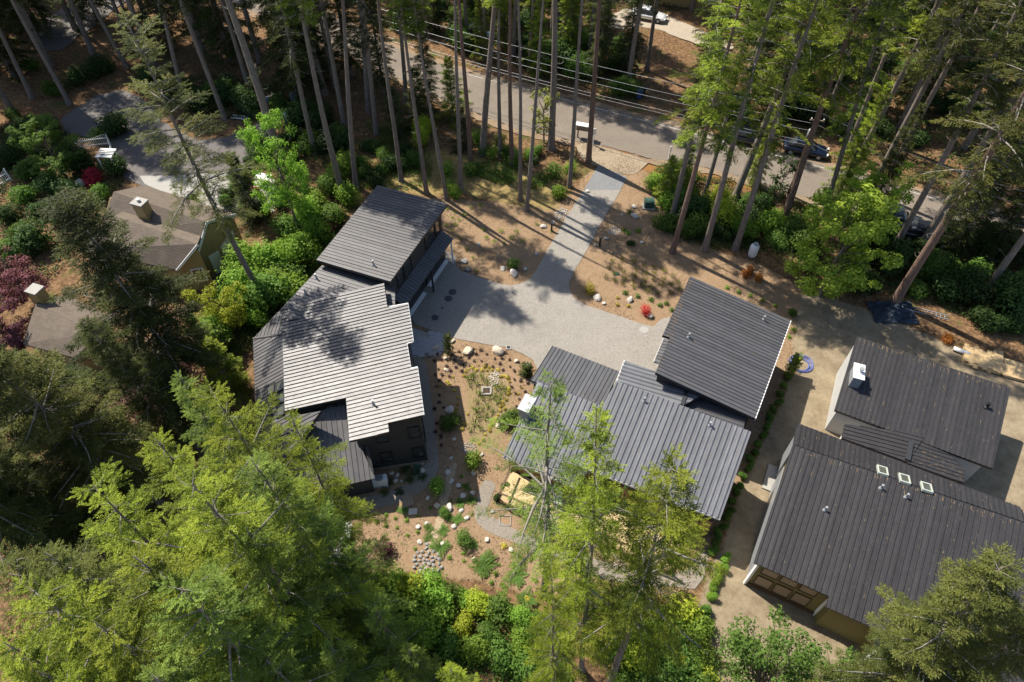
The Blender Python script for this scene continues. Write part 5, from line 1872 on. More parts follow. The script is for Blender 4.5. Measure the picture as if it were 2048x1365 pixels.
ground_cover('garden_cover', [[(-100, 240), (110, 250), (230, 300), (250, 360), (190, 470), (60, 600), (-100, 640)], [(250, 130), (560, 160), (700, 260), (690, 340), (560, 330), (450, 240)]], 40000, (.2, .13), 'leaf_dark', 'low plants of the shaded garden at the left', .4, 8, [wpoly([(118, 235), (230, 172), (330, 255), (545, 232), (478, 412), (285, 372), (228, 300)])])
ground_cover('thicket_cover', [[(720, 1160), (880, 1170), (1000, 1200), (1120, 1240), (1160, 1420), (600, 1420), (560, 1200)], [(1230, 1220), (1390, 1210), (1400, 1400), (1220, 1400)], [(0, 900), (300, 800), (500, 850), (620, 1050), (720, 1160), (560, 1420), (-200, 1420), (-200, 1000)], [(480, 560), (520, 540), (640, 440), (720, 380), (650, 520), (560, 620), (500, 700), (450, 740), (420, 660)]], 36000, (.15, .10), 'leaf_mid', 'low green thicket plants around the plot', .5, 9)
ground_cover('needle_litter', [[(600, -60), (2048, -60), (2048, 520), (1640, 580), (1300, 480), (900, 400), (690, 380), (560, 200)]], 40000, (.22, .035), 'leaf_orange', 'brown needle and twig litter on the forest floor', .05, 10, RP)

MUL = [MULCH_PX]
HOUSES = [wpoly(DRIVE)]
ground_cover('bark_chips', MUL, 120000, (.11, .045), 'chip', 'bark chips of the mulched beds', .025, 21, HOUSES, -.008)
ground_cover('weeds', [[(880, 400), (1100, 420), (1060, 560), (920, 530)], [(1230, 400), (1400, 500), (1380, 560), (1300, 640), (1160, 590)], [(780, 1030), (1060, 1060), (1120, 1180), (900, 1150), (720, 1130)], [(870, 700), (1060, 740), (1000, 900), (900, 930)]], 700, (.09, .06), 'leaf_mid', 'scattered small weeds in the mulched beds', .08, 22, HOUSES, .0)
ground_cover('drive_litter', [DRIVE, [(1150, 282), (1300, 322), (1256, 354), (1195, 333)], [(820, 150), (1158, 203), (1700, 345), (1580, 386), (1213, 294), (892, 204)]], 7000, (.13, .022), 'chip', 'fallen needles and twigs on the driveway and road', .01, 23, (), .031)

# ------------------------------------------------------------------ boulders and stone beds
def boulder(u, v, w, h=None, mat='boulder', label=None, group=None):
    h = h or w * .75
    p = at(u, v)
    k = FPX / np.linalg.norm(p - EYE)          # size on the ground from its width in the photo
    r = w / k / 2
    o = inst('boulder', random.choice(ROCK), None, (p[0], p[1], r * .28), (random.uniform(-.3, .3), random.uniform(-.3, .3), random.uniform(0, 6.28)), (r * random.uniform(.95, 1.15), r * max(.55, min(1.2, h / w * 1.25)) * 1.0, r * .62), M[mat])
    return tag(o, label, 'boulder', group)


for u, v, w, h, m, lab in [
    (928, 524, 14, 13, 'boulder', 'rounded boulder at the shaded end of the bed beside the garage doors'), (1027, 550, 23, 15, 'boulder', 'largest pale boulder at the rounded tip of the left bed'),
    (1006, 539, 12, 10, 'boulder', 'pale boulder left of the largest one in the left bed'), (1051, 539, 9, 9, 'boulder', 'small pale boulder right of the largest one in the left bed'),
    (1073, 508, 8, 7, 'boulder', 'small white stone alone near the driveway edge of the left bed'), (957, 490, 9, 6, 'boulder', 'flat white stone in the middle of the left bed'),
    (1087, 454, 12, 11, 'boulder', 'pale boulder left of the black bollard light by the driveway'), (1106, 447, 10, 7, 'boulder', 'flat boulder right of the black bollard light by the driveway'),
    (1268, 415, 10, 9, 'boulder', 'boulder left of the green utility box'), (1244, 430, 6, 5, 'boulder_warm', 'small stone between driveway and green utility box'),
    (1269, 434, 16, 9, 'boulder', 'long boulder below the green utility box'), (1213, 478, 10, 9, 'boulder', 'boulder beside the second bollard light'), (1190, 492, 10, 6, 'boulder_warm', 'low boulder at the driveway edge below the second bollard light'),
    (1284, 486, 9, 8, 'cobble', 'brown stone in the upper right bed'), (1194, 598, 17, 22, 'boulder', 'tall white boulder below the yellow shrub'), (1208, 608, 9, 8, 'boulder', 'small white boulder right of the tall one'),
    (1260, 601, 18, 10, 'boulder', 'long white boulder in the right bed'), (1300, 633, 18, 10, 'boulder', 'grey white boulder beside the red maple'),
    (934, 705, 27, 18, 'boulder_warm', 'large warm white boulder, left one of the pair at the top of the middle bed'), (996, 704, 26, 17, 'boulder_warm', 'large warm white boulder, right one of the pair at the top of the middle bed'),
    (1033, 723, 11, 9, 'boulder_warm', 'small boulder right of the two large ones in the middle bed'), (1053, 734, 21, 13, 'boulder', 'long white boulder beside the entry roof'), (906, 683, 12, 8, 'boulder_warm', 'flat stone at the corner of the paved walk'),
    (861, 711, 17, 12, 'cobble', 'grey boulder in shade at the end of the paved walk'), (871, 697, 13, 9, 'boulder_warm', 'rough stone at the lower edge of the paved walk'), (891, 717, 8, 7, 'boulder_warm', 'small stone below the narrow cypress'),
    (893, 741, 10, 9, 'boulder_warm', 'small warm boulder at the shadow edge in the middle bed'), (899, 821, 17, 20, 'boulder', 'upright pale boulder in the shade above the soft green shrub'), (998, 852, 15, 13, 'boulder_warm', 'warm boulder left of the chimney shrub'),
    (908, 879, 8, 9, 'boulder', 'small stone in the shade below the soft green shrub'), (902, 917, 8, 7, 'boulder', 'small stone in the shade right of the gravel path'), (896, 946, 12, 11, 'boulder', 'boulder at the upper end of the dry stream, left side'),
    (902, 964, 13, 11, 'boulder', 'boulder in the dry stream at the shadow edge'), (916, 972, 12, 11, 'boulder', 'boulder right of the dry stream at the shadow edge'), (947, 948, 10, 10, 'boulder_warm', 'warm boulder left of the second gravel path'),
    (964, 910, 8, 7, 'boulder', 'small pale stone beside the light green shrub'), (856, 997, 9, 10, 'boulder', 'boulder at the end of the curved path shadow'), (875, 1012, 18, 11, 'boulder_warm', 'flat warm slab stone left of the dry stream'),
    (900, 1015, 20, 11, 'boulder', 'flat white slab stone right of the dry stream'), (926, 993, 12, 10, 'boulder', 'pointed white boulder above the slab stones'), (945, 987, 10, 9, 'boulder', 'white boulder nearest the second gravel path'),
    (923, 1022, 10, 9, 'boulder', 'white boulder right of the slab stones'), (933, 1037, 10, 12, 'boulder', 'upright white boulder below the slab stones'), (908, 1054, 11, 9, 'boulder', 'round white boulder above the green stream shrub'),
    (853, 1048, 8, 8, 'boulder', 'small white stone left of the dry stream'), (837, 1055, 10, 9, 'boulder', 'white boulder in the lower left bed'), (839, 1086, 11, 12, 'boulder', 'white boulder left of the cobble bed'), (885, 1088, 11, 9, 'boulder', 'boulder at the top of the cobble bed beside a fern'),
    (974, 1080, 11, 10, 'boulder', 'white boulder below the bend of the second path'), (985, 1024, 9, 8, 'boulder', 'white boulder left of the deck corner'), (948, 1120, 12, 8, 'boulder_warm', 'warm boulder in the lower bed beside a dark fern'), (1021, 1101, 11, 10, 'boulder', 'rough boulder in the lower bed left of the thin fir'),
    (1232, 1133, 14, 9, 'boulder', 'pale boulder under the dense firs'), (783, 947, 9, 10, 'boulder_warm', 'boulder right beside the heat pump'), (794, 951, 10, 8, 'boulder', 'second boulder right of the heat pump'), (791, 962, 10, 9, 'boulder', 'boulder below the heat pump'),
    (803, 963, 7, 5, 'boulder', 'small flat stone below the heat pump'), (846, 942, 10, 12, 'boulder', 'boulder at the inner edge of the curved path'), (836, 927, 7, 7, 'boulder', 'left of two small stones by the wall corner'), (844, 927, 7, 7, 'boulder', 'right of two small stones by the wall corner'),
        (1176, 384, 9, 8, 'boulder', 'white boulder at the left of the driveway entrance')]:
    boulder(u, v, w, h, m, lab, 'garden boulders')


def stone_bed(name, poly_px, size, label, parts, seed, pale=False):
    g = np.random.default_rng(seed)
    P = wpoly(poly_px)
    c = P.mean(0)
    root = thing(name, (c[0], c[1], 0), label, 'stone bed', 'stone beds')
    lo, hi = P.min(0), P.max(0)
    pts = []
    for _ in range(6000):
        q = g.uniform(lo, hi)
        if inside(q[None], P)[0] and all(np.hypot(*(q - r)) > size * .82 for r in pts):
            pts.append(q)
    mb_v, mb_f, b = [], [], 0
    for q in pts:
        me = STONE[g.integers(len(STONE))]
        s = size * .5 * g.uniform(.75, 1.2)
        if parts:
            o = inst('stone', me, root, (q[0] - c[0], q[1] - c[1], s * .25), tuple(g.uniform(-.6, .6, 2)) + (g.uniform(0, 6.28),), (s * 1.1, s * .9, s * .7))
        else:
            a = g.uniform(0, 6.28)
            for v in me.vertices:
                x, y, z = v.co
                mb_v.append((q[0] - c[0] + s * (x * math.cos(a) - y * math.sin(a)), q[1] - c[1] + s * .9 * (x * math.sin(a) + y * math.cos(a)), s * .25 + s * .7 * z))
            mb_f += [tuple(b + i for i in f.vertices) for f in me.polygons]
            b += len(me.vertices)
    if not parts:
        me = bpy.data.meshes.new('pebbles')
        me.from_pydata(mb_v, [], mb_f)
        me.materials.append(M['boulder'] if pale else M['cobble'])
        o = inst('pebbles', me, root)
        o['kind'] = 'stuff'


stone_bed('cobble_bed', [(854, 1088), (880, 1110), (884, 1136), (860, 1156), (828, 1138), (826, 1116)], .30, 'bed of grey cobbles above the bottom thicket', True, 31)
stone_bed('pebble_bed', [(978, 752), (992, 741), (1000, 750), (996, 768), (985, 772), (975, 762)], .17, 'patch of pale pebbles in the middle bed among yellow plants', False, 32, True)
stone_bed('pebble_bed', [(1108, 430), (1122, 415), (1140, 424), (1130, 441), (1112, 440)], .18, 'patch of pale stones at the left edge of the driveway', False, 33, True)
stone_bed('pebble_bed', [(1215, 462), (1228, 454), (1242, 461), (1236, 470), (1218, 469)], .17, 'patch of pale pebbles right of the driveway', False, 34, True)
stone_bed('pebble_bed', [(920, 895), (935, 884), (952, 890), (952, 906), (930, 908)], .17, 'patch of shade-toned pebbles in the shade of the grey house', False, 35)  # shade put into the stone colour; the other pebble patches are pale

# ------------------------------------------------------------------ bedding plants
def beds(px, key, size, mat, label, group, name, conv=None):
    for b in px:
        if conv:
            b = conv(*b)
        plant(b, key, random.uniform(*size), mat, label, group, name)


c7 = lambda x, y: (880 + x / 3.938, 380 + y / 3.938)
c6 = lambda x, y: (780 + x / 2.967, 640 + y / 2.967)
c2 = lambda x, y: (680 + x / 2.926, 899 + y / 2.926)
beds([(1357, 570), (1435, 560), (1525, 575), (1330, 620), (1410, 612), (1600, 605), (1680, 615), (1550, 635), (1445, 655), (1375, 665), (1620, 660), (1685, 660), (1765, 648), (1830, 685), (1528, 682), (1305, 695), (1450, 705), (1608, 712), (1680, 712), (1762, 708), (1375, 722), (1522, 725), (1870, 728), (1745, 755), (1820, 750), (1440, 750), (1595, 755), (1525, 770), (1660, 775), (1630, 805), (1890, 790), (1815, 820), (1710, 825)],
     'grass', (.85, 1.2), 'leaf_grass', 'ornamental grass clump in the wide bed right of the driveway', 'grasses in the right bed', 'grass_clump', c7)
beds([(1458, 817), (1557, 843), (1660, 870), (1733, 915), (1782, 900), (1826, 950)], 'mound', (.9, 1.2), 'leaf_mid', 'low green mound in a row near the red maple', 'green mounds by the red maple', 'bedding_plant', c7)
beds([(1400, 855), (1397, 910), (1482, 918)], 'mound_b', (.9, 1.1), 'leaf_yellow', 'small yellow plant between the white boulders of the right bed', 'yellow plants in the right bed', 'bedding_plant', c7)
beds([(1454, 577), (1477, 585), (1500, 593), (1525, 602), (1550, 613), (1586, 661), (1578, 675)], 'mound', (.8, 1.0), 'leaf_bright', 'small green plant along the upper edge of the charcoal garage', 'plants along the charcoal garage', 'bedding_plant')
beds([(55, 155), (120, 185), (100, 228), (150, 240), (50, 285), (125, 280), (95, 325), (190, 200), (245, 145), (320, 125), (160, 390), (210, 470), (365, 385), (430, 415), (505, 425), (650, 405), (600, 340), (345, 320), (260, 540), (290, 645), (760, 275), (880, 330), (560, 380), (480, 330)],
     'grass_b', (.8, 1.3), 'leaf_bright', 'small green plant in the bed between garage and driveway', 'plants in the left bed', 'bedding_plant', c7)
beds([(1480, 345), (1450, 320), (1560, 330), (1490, 180)], 'mound', (1.0, 1.5), 'leaf_bright', 'green plant in the shaded upper right bed', 'plants in the upper right bed', 'bedding_plant', c7)
gv = np.random.default_rng(3)
vio = wpoly([(868, 712), (905, 695), (1010, 705), (1062, 735), (1062, 790), (1040, 830), (1020, 790), (1010, 745), (960, 728), (905, 752), (880, 760), (890, 830), (885, 900), (868, 860)])
lo, hi = vio.min(0), vio.max(0)
got = []
for _ in range(4000):
    if len(got) >= 105:
        break
    q = gv.uniform(lo, hi)
    if inside(q[None], vio)[0] and all(np.hypot(*(q - r)) > .5 for r in got):
        got.append(q)
for q in got:
    plant((q[0], q[1], 0), 'mound_b', random.uniform(.6, .95), 'leaf_purple', 'tiny dark purple plant in the mulch of the middle bed', 'dark purple bedding plants', 'bedding_plant')
beds([(440, 335), (465, 295), (490, 285), (525, 270), (560, 280), (590, 285), (605, 298), (640, 300), (655, 340), (690, 340), (710, 370), (705, 410), (700, 445), (710, 435), (690, 475), (670, 490), (655, 515), (680, 530), (655, 540), (640, 565), (625, 590), (605, 625), (590, 640), (565, 680), (555, 715), (530, 735), (780, 405), (760, 440), (590, 660), (545, 300), (510, 300), (452, 310), (575, 300), (668, 335), (702, 350), (700, 425), (672, 505), (610, 610)],
     'mound_b', (.6, .95), 'leaf_yellow', 'yellow leaved plant in the curving row through the middle bed', 'yellow plants of the middle bed', 'bedding_plant', c6)
beds([(380, 420), (405, 460), (400, 500), (385, 550), (410, 585), (440, 620), (430, 650), (350, 385), (340, 370), (375, 340), (300, 390), (395, 530), (460, 560)], 'mound_b', (.6, .9), 'leaf_yellow', 'yellow plant in the shade of the grey house', 'shaded yellow plants', 'bedding_plant', c6)
beds([(490, 345), (500, 330), (545, 350), (470, 385), (515, 385), (575, 375), (625, 405), (660, 405), (685, 425), (545, 465), (515, 490), (590, 465), (615, 455), (655, 460), (580, 520), (545, 530), (605, 550), (515, 540), (565, 580), (640, 490), (500, 620), (540, 650), (475, 660), (520, 580), (470, 350), (525, 440)],
     'spike', (.75, 1.05), 'leaf_mid', 'green spiky grass in the tan patch of the middle bed', 'spiky grasses of the middle bed', 'grass_clump', c6)
beds([(325, 405), (392, 418), (458, 388), (270, 385), (270, 447), (215, 425), (335, 460), (530, 345), (395, 505), (455, 485), (440, 585), (640, 635), (725, 655), (725, 610), (880, 648), (910, 728), (855, 745), (930, 675), (885, 780), (950, 795), (1145, 770), (1115, 632), (650, 305), (710, 160)],
     'mound', (.5, .85), 'leaf_bright', 'small green plant in the lower mulch bed', 'plants in the lower bed', 'bedding_plant', c2)
beds([(960, 568), (1115, 632), (1240, 525), (1100, 880)], 'mound', (.9, 1.1), 'leaf_yellow', 'yellow green plant in the lower mulch bed near the thin fir', 'yellow plants in the lower bed', 'bedding_plant', c2)
beds([(370, 360), (520, 465), (705, 315), (765, 298), (695, 410), (740, 220), (780, 560), (620, 380), (600, 480), (520, 520), (640, 400)], 'fern', (.55, .8), 'leaf_mid', 'fern in the lower bed around the dry stream', 'ferns by the dry stream', 'fern', c2)
beds([(590, 575), (830, 690), (1030, 745), (1090, 875), (850, 665)], 'fern', (1.0, 1.3), 'leaf_mid', 'large sprawling fern in the lower mulch bed', 'large ferns', 'fern', c2)
beds([(800, 985), (820, 960), (780, 965), (808, 942), (830, 945), (770, 985), (845, 955), (815, 935)], 'fern_b', (.8, 1.1), 'leaf_dark', 'dark fern in the shade beside the grey house wall', 'shade ferns', 'fern')

# ------------------------------------------------------------------ things in the garden
# heat pump
p = at(762, 968)
hp = thing('heat_pump', p, 'white heat pump unit at the corner of the low grey roof', 'heat pump')
build('casing', MB().box((p[0], p[1], .45), (.95, .45, .8), R(8)), M['white_paint'], hp)
build('fan_grille', MB().lathe([(.27, 0), (.27, .02), (.2, .03), (.2, .02)], (p[0], p[1], .855), 14), M['grey_metal'], hp)
build('foot', MB().box((p[0], p[1], .025), (1.1, .6, .05), R(8)), M['concrete'], hp)
# propane tank
p = at(1503, 513)
pt = thing('propane_tank', p, 'upright white propane tank beside the bright maple', 'tank')
build('tank_body', MB().lathe([(.30, .12), (.36, .2), (.385, .32), (.385, 1.1), (.35, 1.25), (.24, 1.36), (.1, 1.4)], p, 20), M['white_paint'], pt, True)
build('collar', MB().lathe([(.17, 1.34), (.19, 1.34), (.19, 1.52), (.17, 1.52), (.16, 1.5), (.02, 1.5)], p, 16), M['grey_metal'], pt)
build('foot_ring', MB().lathe([(.28, 0), (.28, .15), (.25, .15), (.25, .0)], p, 16), M['grey_metal'], pt)
# utility box
p = at(1297, 414)
ub = thing('utility_box', p, 'green electrical utility box on a pale pad right of the driveway', 'utility box')
build('pad', MB().box((p[0], p[1], .06), (1.15, 1.0, .12), R(-10)), M['concrete'], ub)
ubm = mottled('utility_green', (.035, .085, .06), .5, .1)
build('cabinet', MB().hexa([(p[0] + x, p[1] + y, z) for z, k in ((.12, 1), (.72, .94)) for x, y in ((-.45 * k, -.36 * k), (.45 * k, -.36 * k), (.45 * k, .36 * k), (-.45 * k, .36 * k))]), ubm, ub)
build('lid', MB().box((p[0], p[1], .755), (.92, .76, .07), 0), ubm, ub)
# bollard lights
for u, v, lab in ((1103, 462, 'black bollard light left of the driveway'), (1199, 492, 'black bollard light right of the driveway')):
    p = at(u, v)
    bl = thing('bollard_light', p, lab, 'bollard light', 'driveway bollard lights')
    build('post', MB().box((p[0], p[1], .42), (.16, .16, .84)), M['black_metal'], bl)
    build('cap', MB().box((p[0], p[1], .9), (.22, .22, .05)), M['black_metal'], bl)
    build('lens', MB().box((p[0], p[1], .857), (.13, .13, .03)), M['fascia_white'], bl)


def disc(u, v, r, mat, name, lab, cat, grp=None, h=.04):
    p = at(u, v)
    t_ = thing(name, p, lab, cat, grp)
    build('rim', MB().lathe([(r, 0), (r, h), (r * .88, h), (r * .86, h - .008)], p, 24), M[mat], t_)
    build('cover', MB().lathe([(.02, h - .005), (r * .84, h - .005), (r * .84, h + .004), (.02, h + .006)], p, 24), M[mat], t_)


iron = mottled('cast_iron', (.06, .06, .065), .6, .2)
M['iron'] = iron
disc(905, 585, .33, 'iron', 'manhole_cover', 'upper dark round cover in the shaded driveway', 'cover', 'round covers in the driveway')
disc(897, 598, .33, 'iron', 'manhole_cover', 'middle dark round cover in the shaded driveway, below the first', 'cover', 'round covers in the driveway')
disc(870, 636, .3, 'iron', 'manhole_cover', 'faint round cover near the paved walk', 'cover', 'round covers in the driveway')
disc(885, 617, .1, 'iron', 'manhole_cover', 'smallest dark cover in the shaded driveway', 'cover', 'round covers in the driveway')
disc(1288, 661, .38, 'concrete', 'manhole_cover', 'pale round cover at the sunny right end of the driveway', 'cover', 'round covers in the driveway')
disc(936, 540, .33, 'iron', 'septic_lid', 'grey round lid in the bed beside the garage drive', 'lid')
p = at(973, 783)
cbx = thing('drain_basin', p, 'square concrete drain basin with rusty grate in the tan patch', 'drain')
build('curb', MB().box((p[0], p[1] + .3, .04), (.75, .12, .14)).box((p[0], p[1] - .3, .04), (.75, .12, .14)).box((p[0] - .32, p[1], .04), (.12, .48, .14)).box((p[0] + .32, p[1], .04), (.12, .48, .14)), M['concrete'], cbx)
for k in range(5):
    build('grate_bar', MB().box((p[0] - .2 + .1 * k, p[1], .06), (.05, .48, .05)), M['leaf_orange'] if False else M['wood_dark'], cbx)
p = at(1017, 696)
ydr = thing('yard_drain', p, 'small square white drain at the driveway edge above the middle bed', 'drain')
build('frame', MB().box((p[0], p[1], .03), (.4, .4, .06)), M['concrete'], ydr)
build('grate', MB().box((p[0], p[1], .062), (.26, .26, .02)), M['black_metal'], ydr)
for u, v, lab in ((835, 932, 'green valve box lid by the wall corner'), (832, 945, 'second green valve box lid by the wall corner'), (1232, 548, 'green valve lid among the grasses')):
    p = at(u, v)
    vb = thing('valve_box', p, lab, 'valve box', 'green valve boxes')
    build('rim', MB().box((p[0], p[1], .02), (.5, .36, .05)), ubm, vb)
    build('lid', MB().box((p[0], p[1], .05), (.42, .28, .02)), ubm, vb)
p = at(826, 1024)
tag(build('stepping_stone', MB().box((p[0], p[1], .03), (.55, .42, .08), R(3)), M['boulder'], None, False, p), 'flat white square stepping stone in the lower left bed', 'stepping stone')
p, q = at(813, 990), at(818, 1014)
mb = MB().bar((p[0], p[1], .05), (q[0], q[1], .05), .75, .07)
tag(build('wooden_ramp', mb, M['wood_grey'], None, False, p), 'short wooden plank ramp at the edge of the curved path', 'plank')
p = at(1010, 1042)
fr = thing('cold_frame', p, 'white square cold frame lying in the bed below the deck', 'frame')
for dx, dy, w, h in ((0, .42, .94, .05), (0, -.42, .94, .05), (.445, 0, .05, .78), (-.445, 0, .05, .78)):
    build('side', MB().box((p[0] + dx * .8, p[1] + dy * .8, .03), (w * .8, h * .8, .06)), M['concrete'], fr)

# walkway pavers with stepped edges
pv = thing('paver_walk', at(860, 685), 'stepped walk of large grey pavers between grey house and driveway', 'paved walk')
o0, ex = at(822, 700, 0)[:2], None
phi = R(11)
e1, e2 = np.array([math.cos(phi), math.sin(phi)]), np.array([-math.sin(phi), math.cos(phi)])
cols = [(-.3, 2.2), (.05, 2.35), (.15, 2.35), (.35, 2.35), (.55, 2.2), (.95, 1.95)]
rowy = wpoly([(824, 716), (846, 714), (868, 706), (892, 694), (903, 682), (890, 672), (864, 662), (856, 672), (840, 678), (826, 682)])
for i in range(-1, 10):
    for j in range(-4, 8):
        c = o0 + e1 * (i * .5 + .25) + e2 * (j * .5 + .1 + .25 * (i % 2))
        if inside(c[None], rowy)[0]:
            build('paver', MB().box((c[0], c[1], .035), (.485, .485, .06), phi), M['paver'], pv)

# deck of the middle house
A_, B_ = at(1024, 944, .5), at(1000, 1000, .5)
ed = np.array([math.cos(R(-24)), math.sin(R(-24)), 0])
dn = (B_ - A_)
Ld = np.linalg.norm(dn)
dn = dn / Ld
dk = thing('wooden_deck', (A_[0], A_[1], 0), 'pale new wooden deck with dark railing along the charcoal house', 'deck')
nb = int(Ld / .145)
for k in range(nb):
    s0 = A_ + dn * (k + .5) * Ld / nb
    build('deck_board', MB().bar(s0, s0 + ed * 11.5, Ld / nb - .012, .04), M['wood_deck'], dk)
build('deck_joist', MB().bar(A_ + dn * .1 + [0, 0, -.14], B_ - dn * .1 + [0, 0, -.14], .1, .2).bar(B_ + [0, 0, -.16], B_ + ed * 11.5 + [0, 0, -.16], .08, .24), M['wood_new'], dk)
rl = build('top_rail', MB().bar(B_ + [0, 0, .95], B_ + ed * 11.5 + [0, 0, .95], .12, .06).bar(A_ + [0, 0, .95], B_ + [0, 0, .95], .12, .06), M['wood_dark'], dk)
for k in range(8):
    q = B_ + ed * (11.5 * k / 7)
    build('rail_post', MB().bar(q + [0, 0, -.4], q + [0, 0, .92], .09, .09), M['wood_dark'], dk)
for k in range(3):
    zz = .2 + .24 * k
    build('rail_wire', MB().bar(B_ + [0, 0, zz], B_ + ed * 11.5 + [0, 0, zz], .015, .015), M['black_metal'], dk)
q = A_ + ed * 3.6 + dn * .9
fs = thing('patio_chair', (q[0], q[1], .52), 'white patio chair on the wooden deck', 'chair')
build('seat', MB().box((q[0], q[1], .92), (.55, .55, .08)), M['white_paint'], fs)
build('backrest', MB().box((q[0], q[1] + .27, 1.25), (.55, .07, .6)), M['white_paint'], fs)
for sx in (-.22, .22):
    for sy in (-.22, .22):
        build('leg', MB().box((q[0] + sx, q[1] + sy, .7), (.05, .05, .36)), M['white_paint'], fs)
# small deck of the grey house
A2 = [at(632, 1128, .4), at(642, 1062, .4), at(704, 1042, .4), at(696, 1112, .4)]
dk = thing('small_deck', (A2[0][0], A2[0][1], 0), 'small pale deck with white railing below the grey house, under the firs', 'deck')
for k in range(14):
    t0 = (k + .5) / 14
    a, b = A2[0] * (1 - t0) + A2[1] * t0, A2[3] * (1 - t0) + A2[2] * t0
    build('deck_board', MB().bar(a, b, np.linalg.norm(A2[1] - A2[0]) / 14 - .015, .04), M['fascia_white'], dk)
for k in range(12):
    t0 = k / 11
    a = A2[0] * (1 - t0) + A2[1] * t0
    build('baluster', MB().bar(a + [0, 0, -.35], a + [0, 0, .9], .05, .05), M['white_paint'], dk)
build('top_rail', MB().bar(A2[0] + [0, 0, .93], A2[1] + [0, 0, .93], .1, .06), M['white_paint'], dk)

# ------------------------------------------------------------------ building site at right
p = at(1602, 729)
hc = thing('hose_coil', p, 'coil of blue hose lying on the sand beside the narrow cypress', 'hose')
g = np.random.default_rng(8)
for k in range(7):
    r = .62 + .05 * k - .02 * (k % 3)
    cx, cy = p[0] + g.normal(0, .05), p[1] + g.normal(0, .05)
    pts = [(cx + r * math.cos(a) * (1 + .05 * math.sin(3 * a + k)), cy + r * .95 * math.sin(a), .03 + .025 * (k % 3)) for a in np.linspace(0, 6.25, 40)]
    build('coil', MB().tube(pts, .022, 6), mottled('blue_hose', (.12, .16, .42), .5, .15) if k == 0 else bpy.data.materials['blue_hose'], hc, True)


def plank_stack(name, px, rows, n, L, w, th, rz, label, mat='wood_new'):
    p = at(*px)
    t_ = thing(name, p, label, 'lumber')
    g = np.random.default_rng(abs(hash(name)) % 1000)
    e, f = np.array([math.cos(rz), math.sin(rz)]), np.array([-math.sin(rz), math.cos(rz)])
    for r_ in range(rows):
        for k in range(n - (r_ % 2)):
            c = p[:2] + f * ((k - n / 2 + .5) * (w + .01)) + e * g.normal(0, .08)
            build('board', MB().box((c[0], c[1], th * (r_ + .6)), (L * g.uniform(.94, 1.0), w, th * .92), rz + g.normal(0, .006)), M[mat], t_)
    return t_


plank_stack('plank_stack', (1962, 722), 3, 8, 1.9, .32, .1, R(66), 'stack of long tan boards on the sand at the right edge')
plank_stack('plywood_stack', (2038, 745), 4, 3, 2.4, .6, .06, R(-20), 'low stack of plywood at the right frame edge')
plank_stack('timber_pile', (1996, 726), 2, 2, 2.4, .3, .1, R(68), 'two long timbers leaning beside the board stack')
p, q = at(1905, 700), at(1936, 712)
tag(build('drain_pipe', MB().tube([(p[0], p[1], .2), (q[0], q[1], .2)], .16, 14), M['white_paint'], None, True, p), 'white plastic pipe beside the lumber stack', 'pipe')
p, q = at(1800, 612, .1), at(1897, 636, .1)
ld = thing('aluminium_ladder', p, 'aluminium ladder lying at the foot of the thick slanting fir', 'ladder', 'ladders')
e = (q - p) / np.linalg.norm(q - p)
f = np.array([-e[1], e[0], 0])
L = np.linalg.norm(q - p)
for s_ in (-.22, .22):
    build('rail', MB().bar(p + f * s_, q + f * s_, .05, .09), M['grey_metal'], ld)
for k in range(int(L / .32)):
    c = p + e * (.2 + .32 * k)
    build('rung', MB().bar(c - f * .2, c + f * .2, .04, .04), M['grey_metal'], ld)
p = at(1785, 626)
g = np.random.default_rng(12)
V = [(p[0] + x * .35 + g.normal(0, .05), p[1] + y * .3 + g.normal(0, .05), max(0.02, .3 * math.exp(-(x * x + y * y) / 6) + g.normal(.05, .07))) for y in range(-4, 5) for x in range(-5, 6)]
F_ = [(j * 11 + i, j * 11 + i + 1, (j + 1) * 11 + i + 1, (j + 1) * 11 + i) for j in range(8) for i in range(10)]
tag(build('crumpled_tarp', MB().add(V, F_), mottled('dark_tarp', (.02, .03, .045), .5, .2), None, False, p), 'crumpled dark blue tarp below the thick slanting fir', 'tarp')
shrub((1893, 683), 'loose', .8, 'leaf_orange', 'heap of orange brown brush on the sand beside the pipe', None, 'brush_heap', .6, 'brush heap')
p = at(1548, 960)
tag(build('concrete_slab', MB().box((p[0], p[1], .05), (1.2, 2.0, .12), R(-26)), M['concrete'], None, False, p), 'bare concrete pad beside the left wall of the unfinished house', 'slab')

# ------------------------------------------------------------------ road side: mailboxes, pole, wires, vehicles
p = at(1166, 276)
mbx = thing('mailbox_stand', p, 'wooden mailbox stand at the road beside the reddish fir', 'mailbox')
for s_ in (-.55, .55):
    build('post', MB().box((p[0] + s_, p[1] - .2 * s_, .5), (.12, .12, 1.0)), M['wood_dark'], mbx)
build('shelf', MB().box((p[0], p[1], 1.02), (1.7, .6, .06), R(-18)), M['wood_grey'], mbx)
build('box', MB().box((p[0], p[1], 1.28), (1.5, .5, .46), R(-18)), M['wood_grey'], mbx)
build('roof', MB().box((p[0], p[1], 1.54), (1.75, .65, .05), R(-18)), M['fascia_white'], mbx)
for u, v, w, h, zz, lab in ((1186, 290, 1.1, .7, 1.5, 'white estate sign on a post beside the mailbox stand'), (1337, 318, .5, .6, 1.1, 'small white sign post at the road right of the driveway')):
    p = at(u, v)
    sg = thing('roadside_sign', p, lab, 'sign', 'roadside signs')
    build('post', MB().box((p[0], p[1], zz / 2), (.1, .1, zz)), M['white_paint'], sg)
    build('sign_board', MB().box((p[0], p[1] - .08, zz + .1), (w * .35, .05, h), R(25)), M['white_paint'], sg)


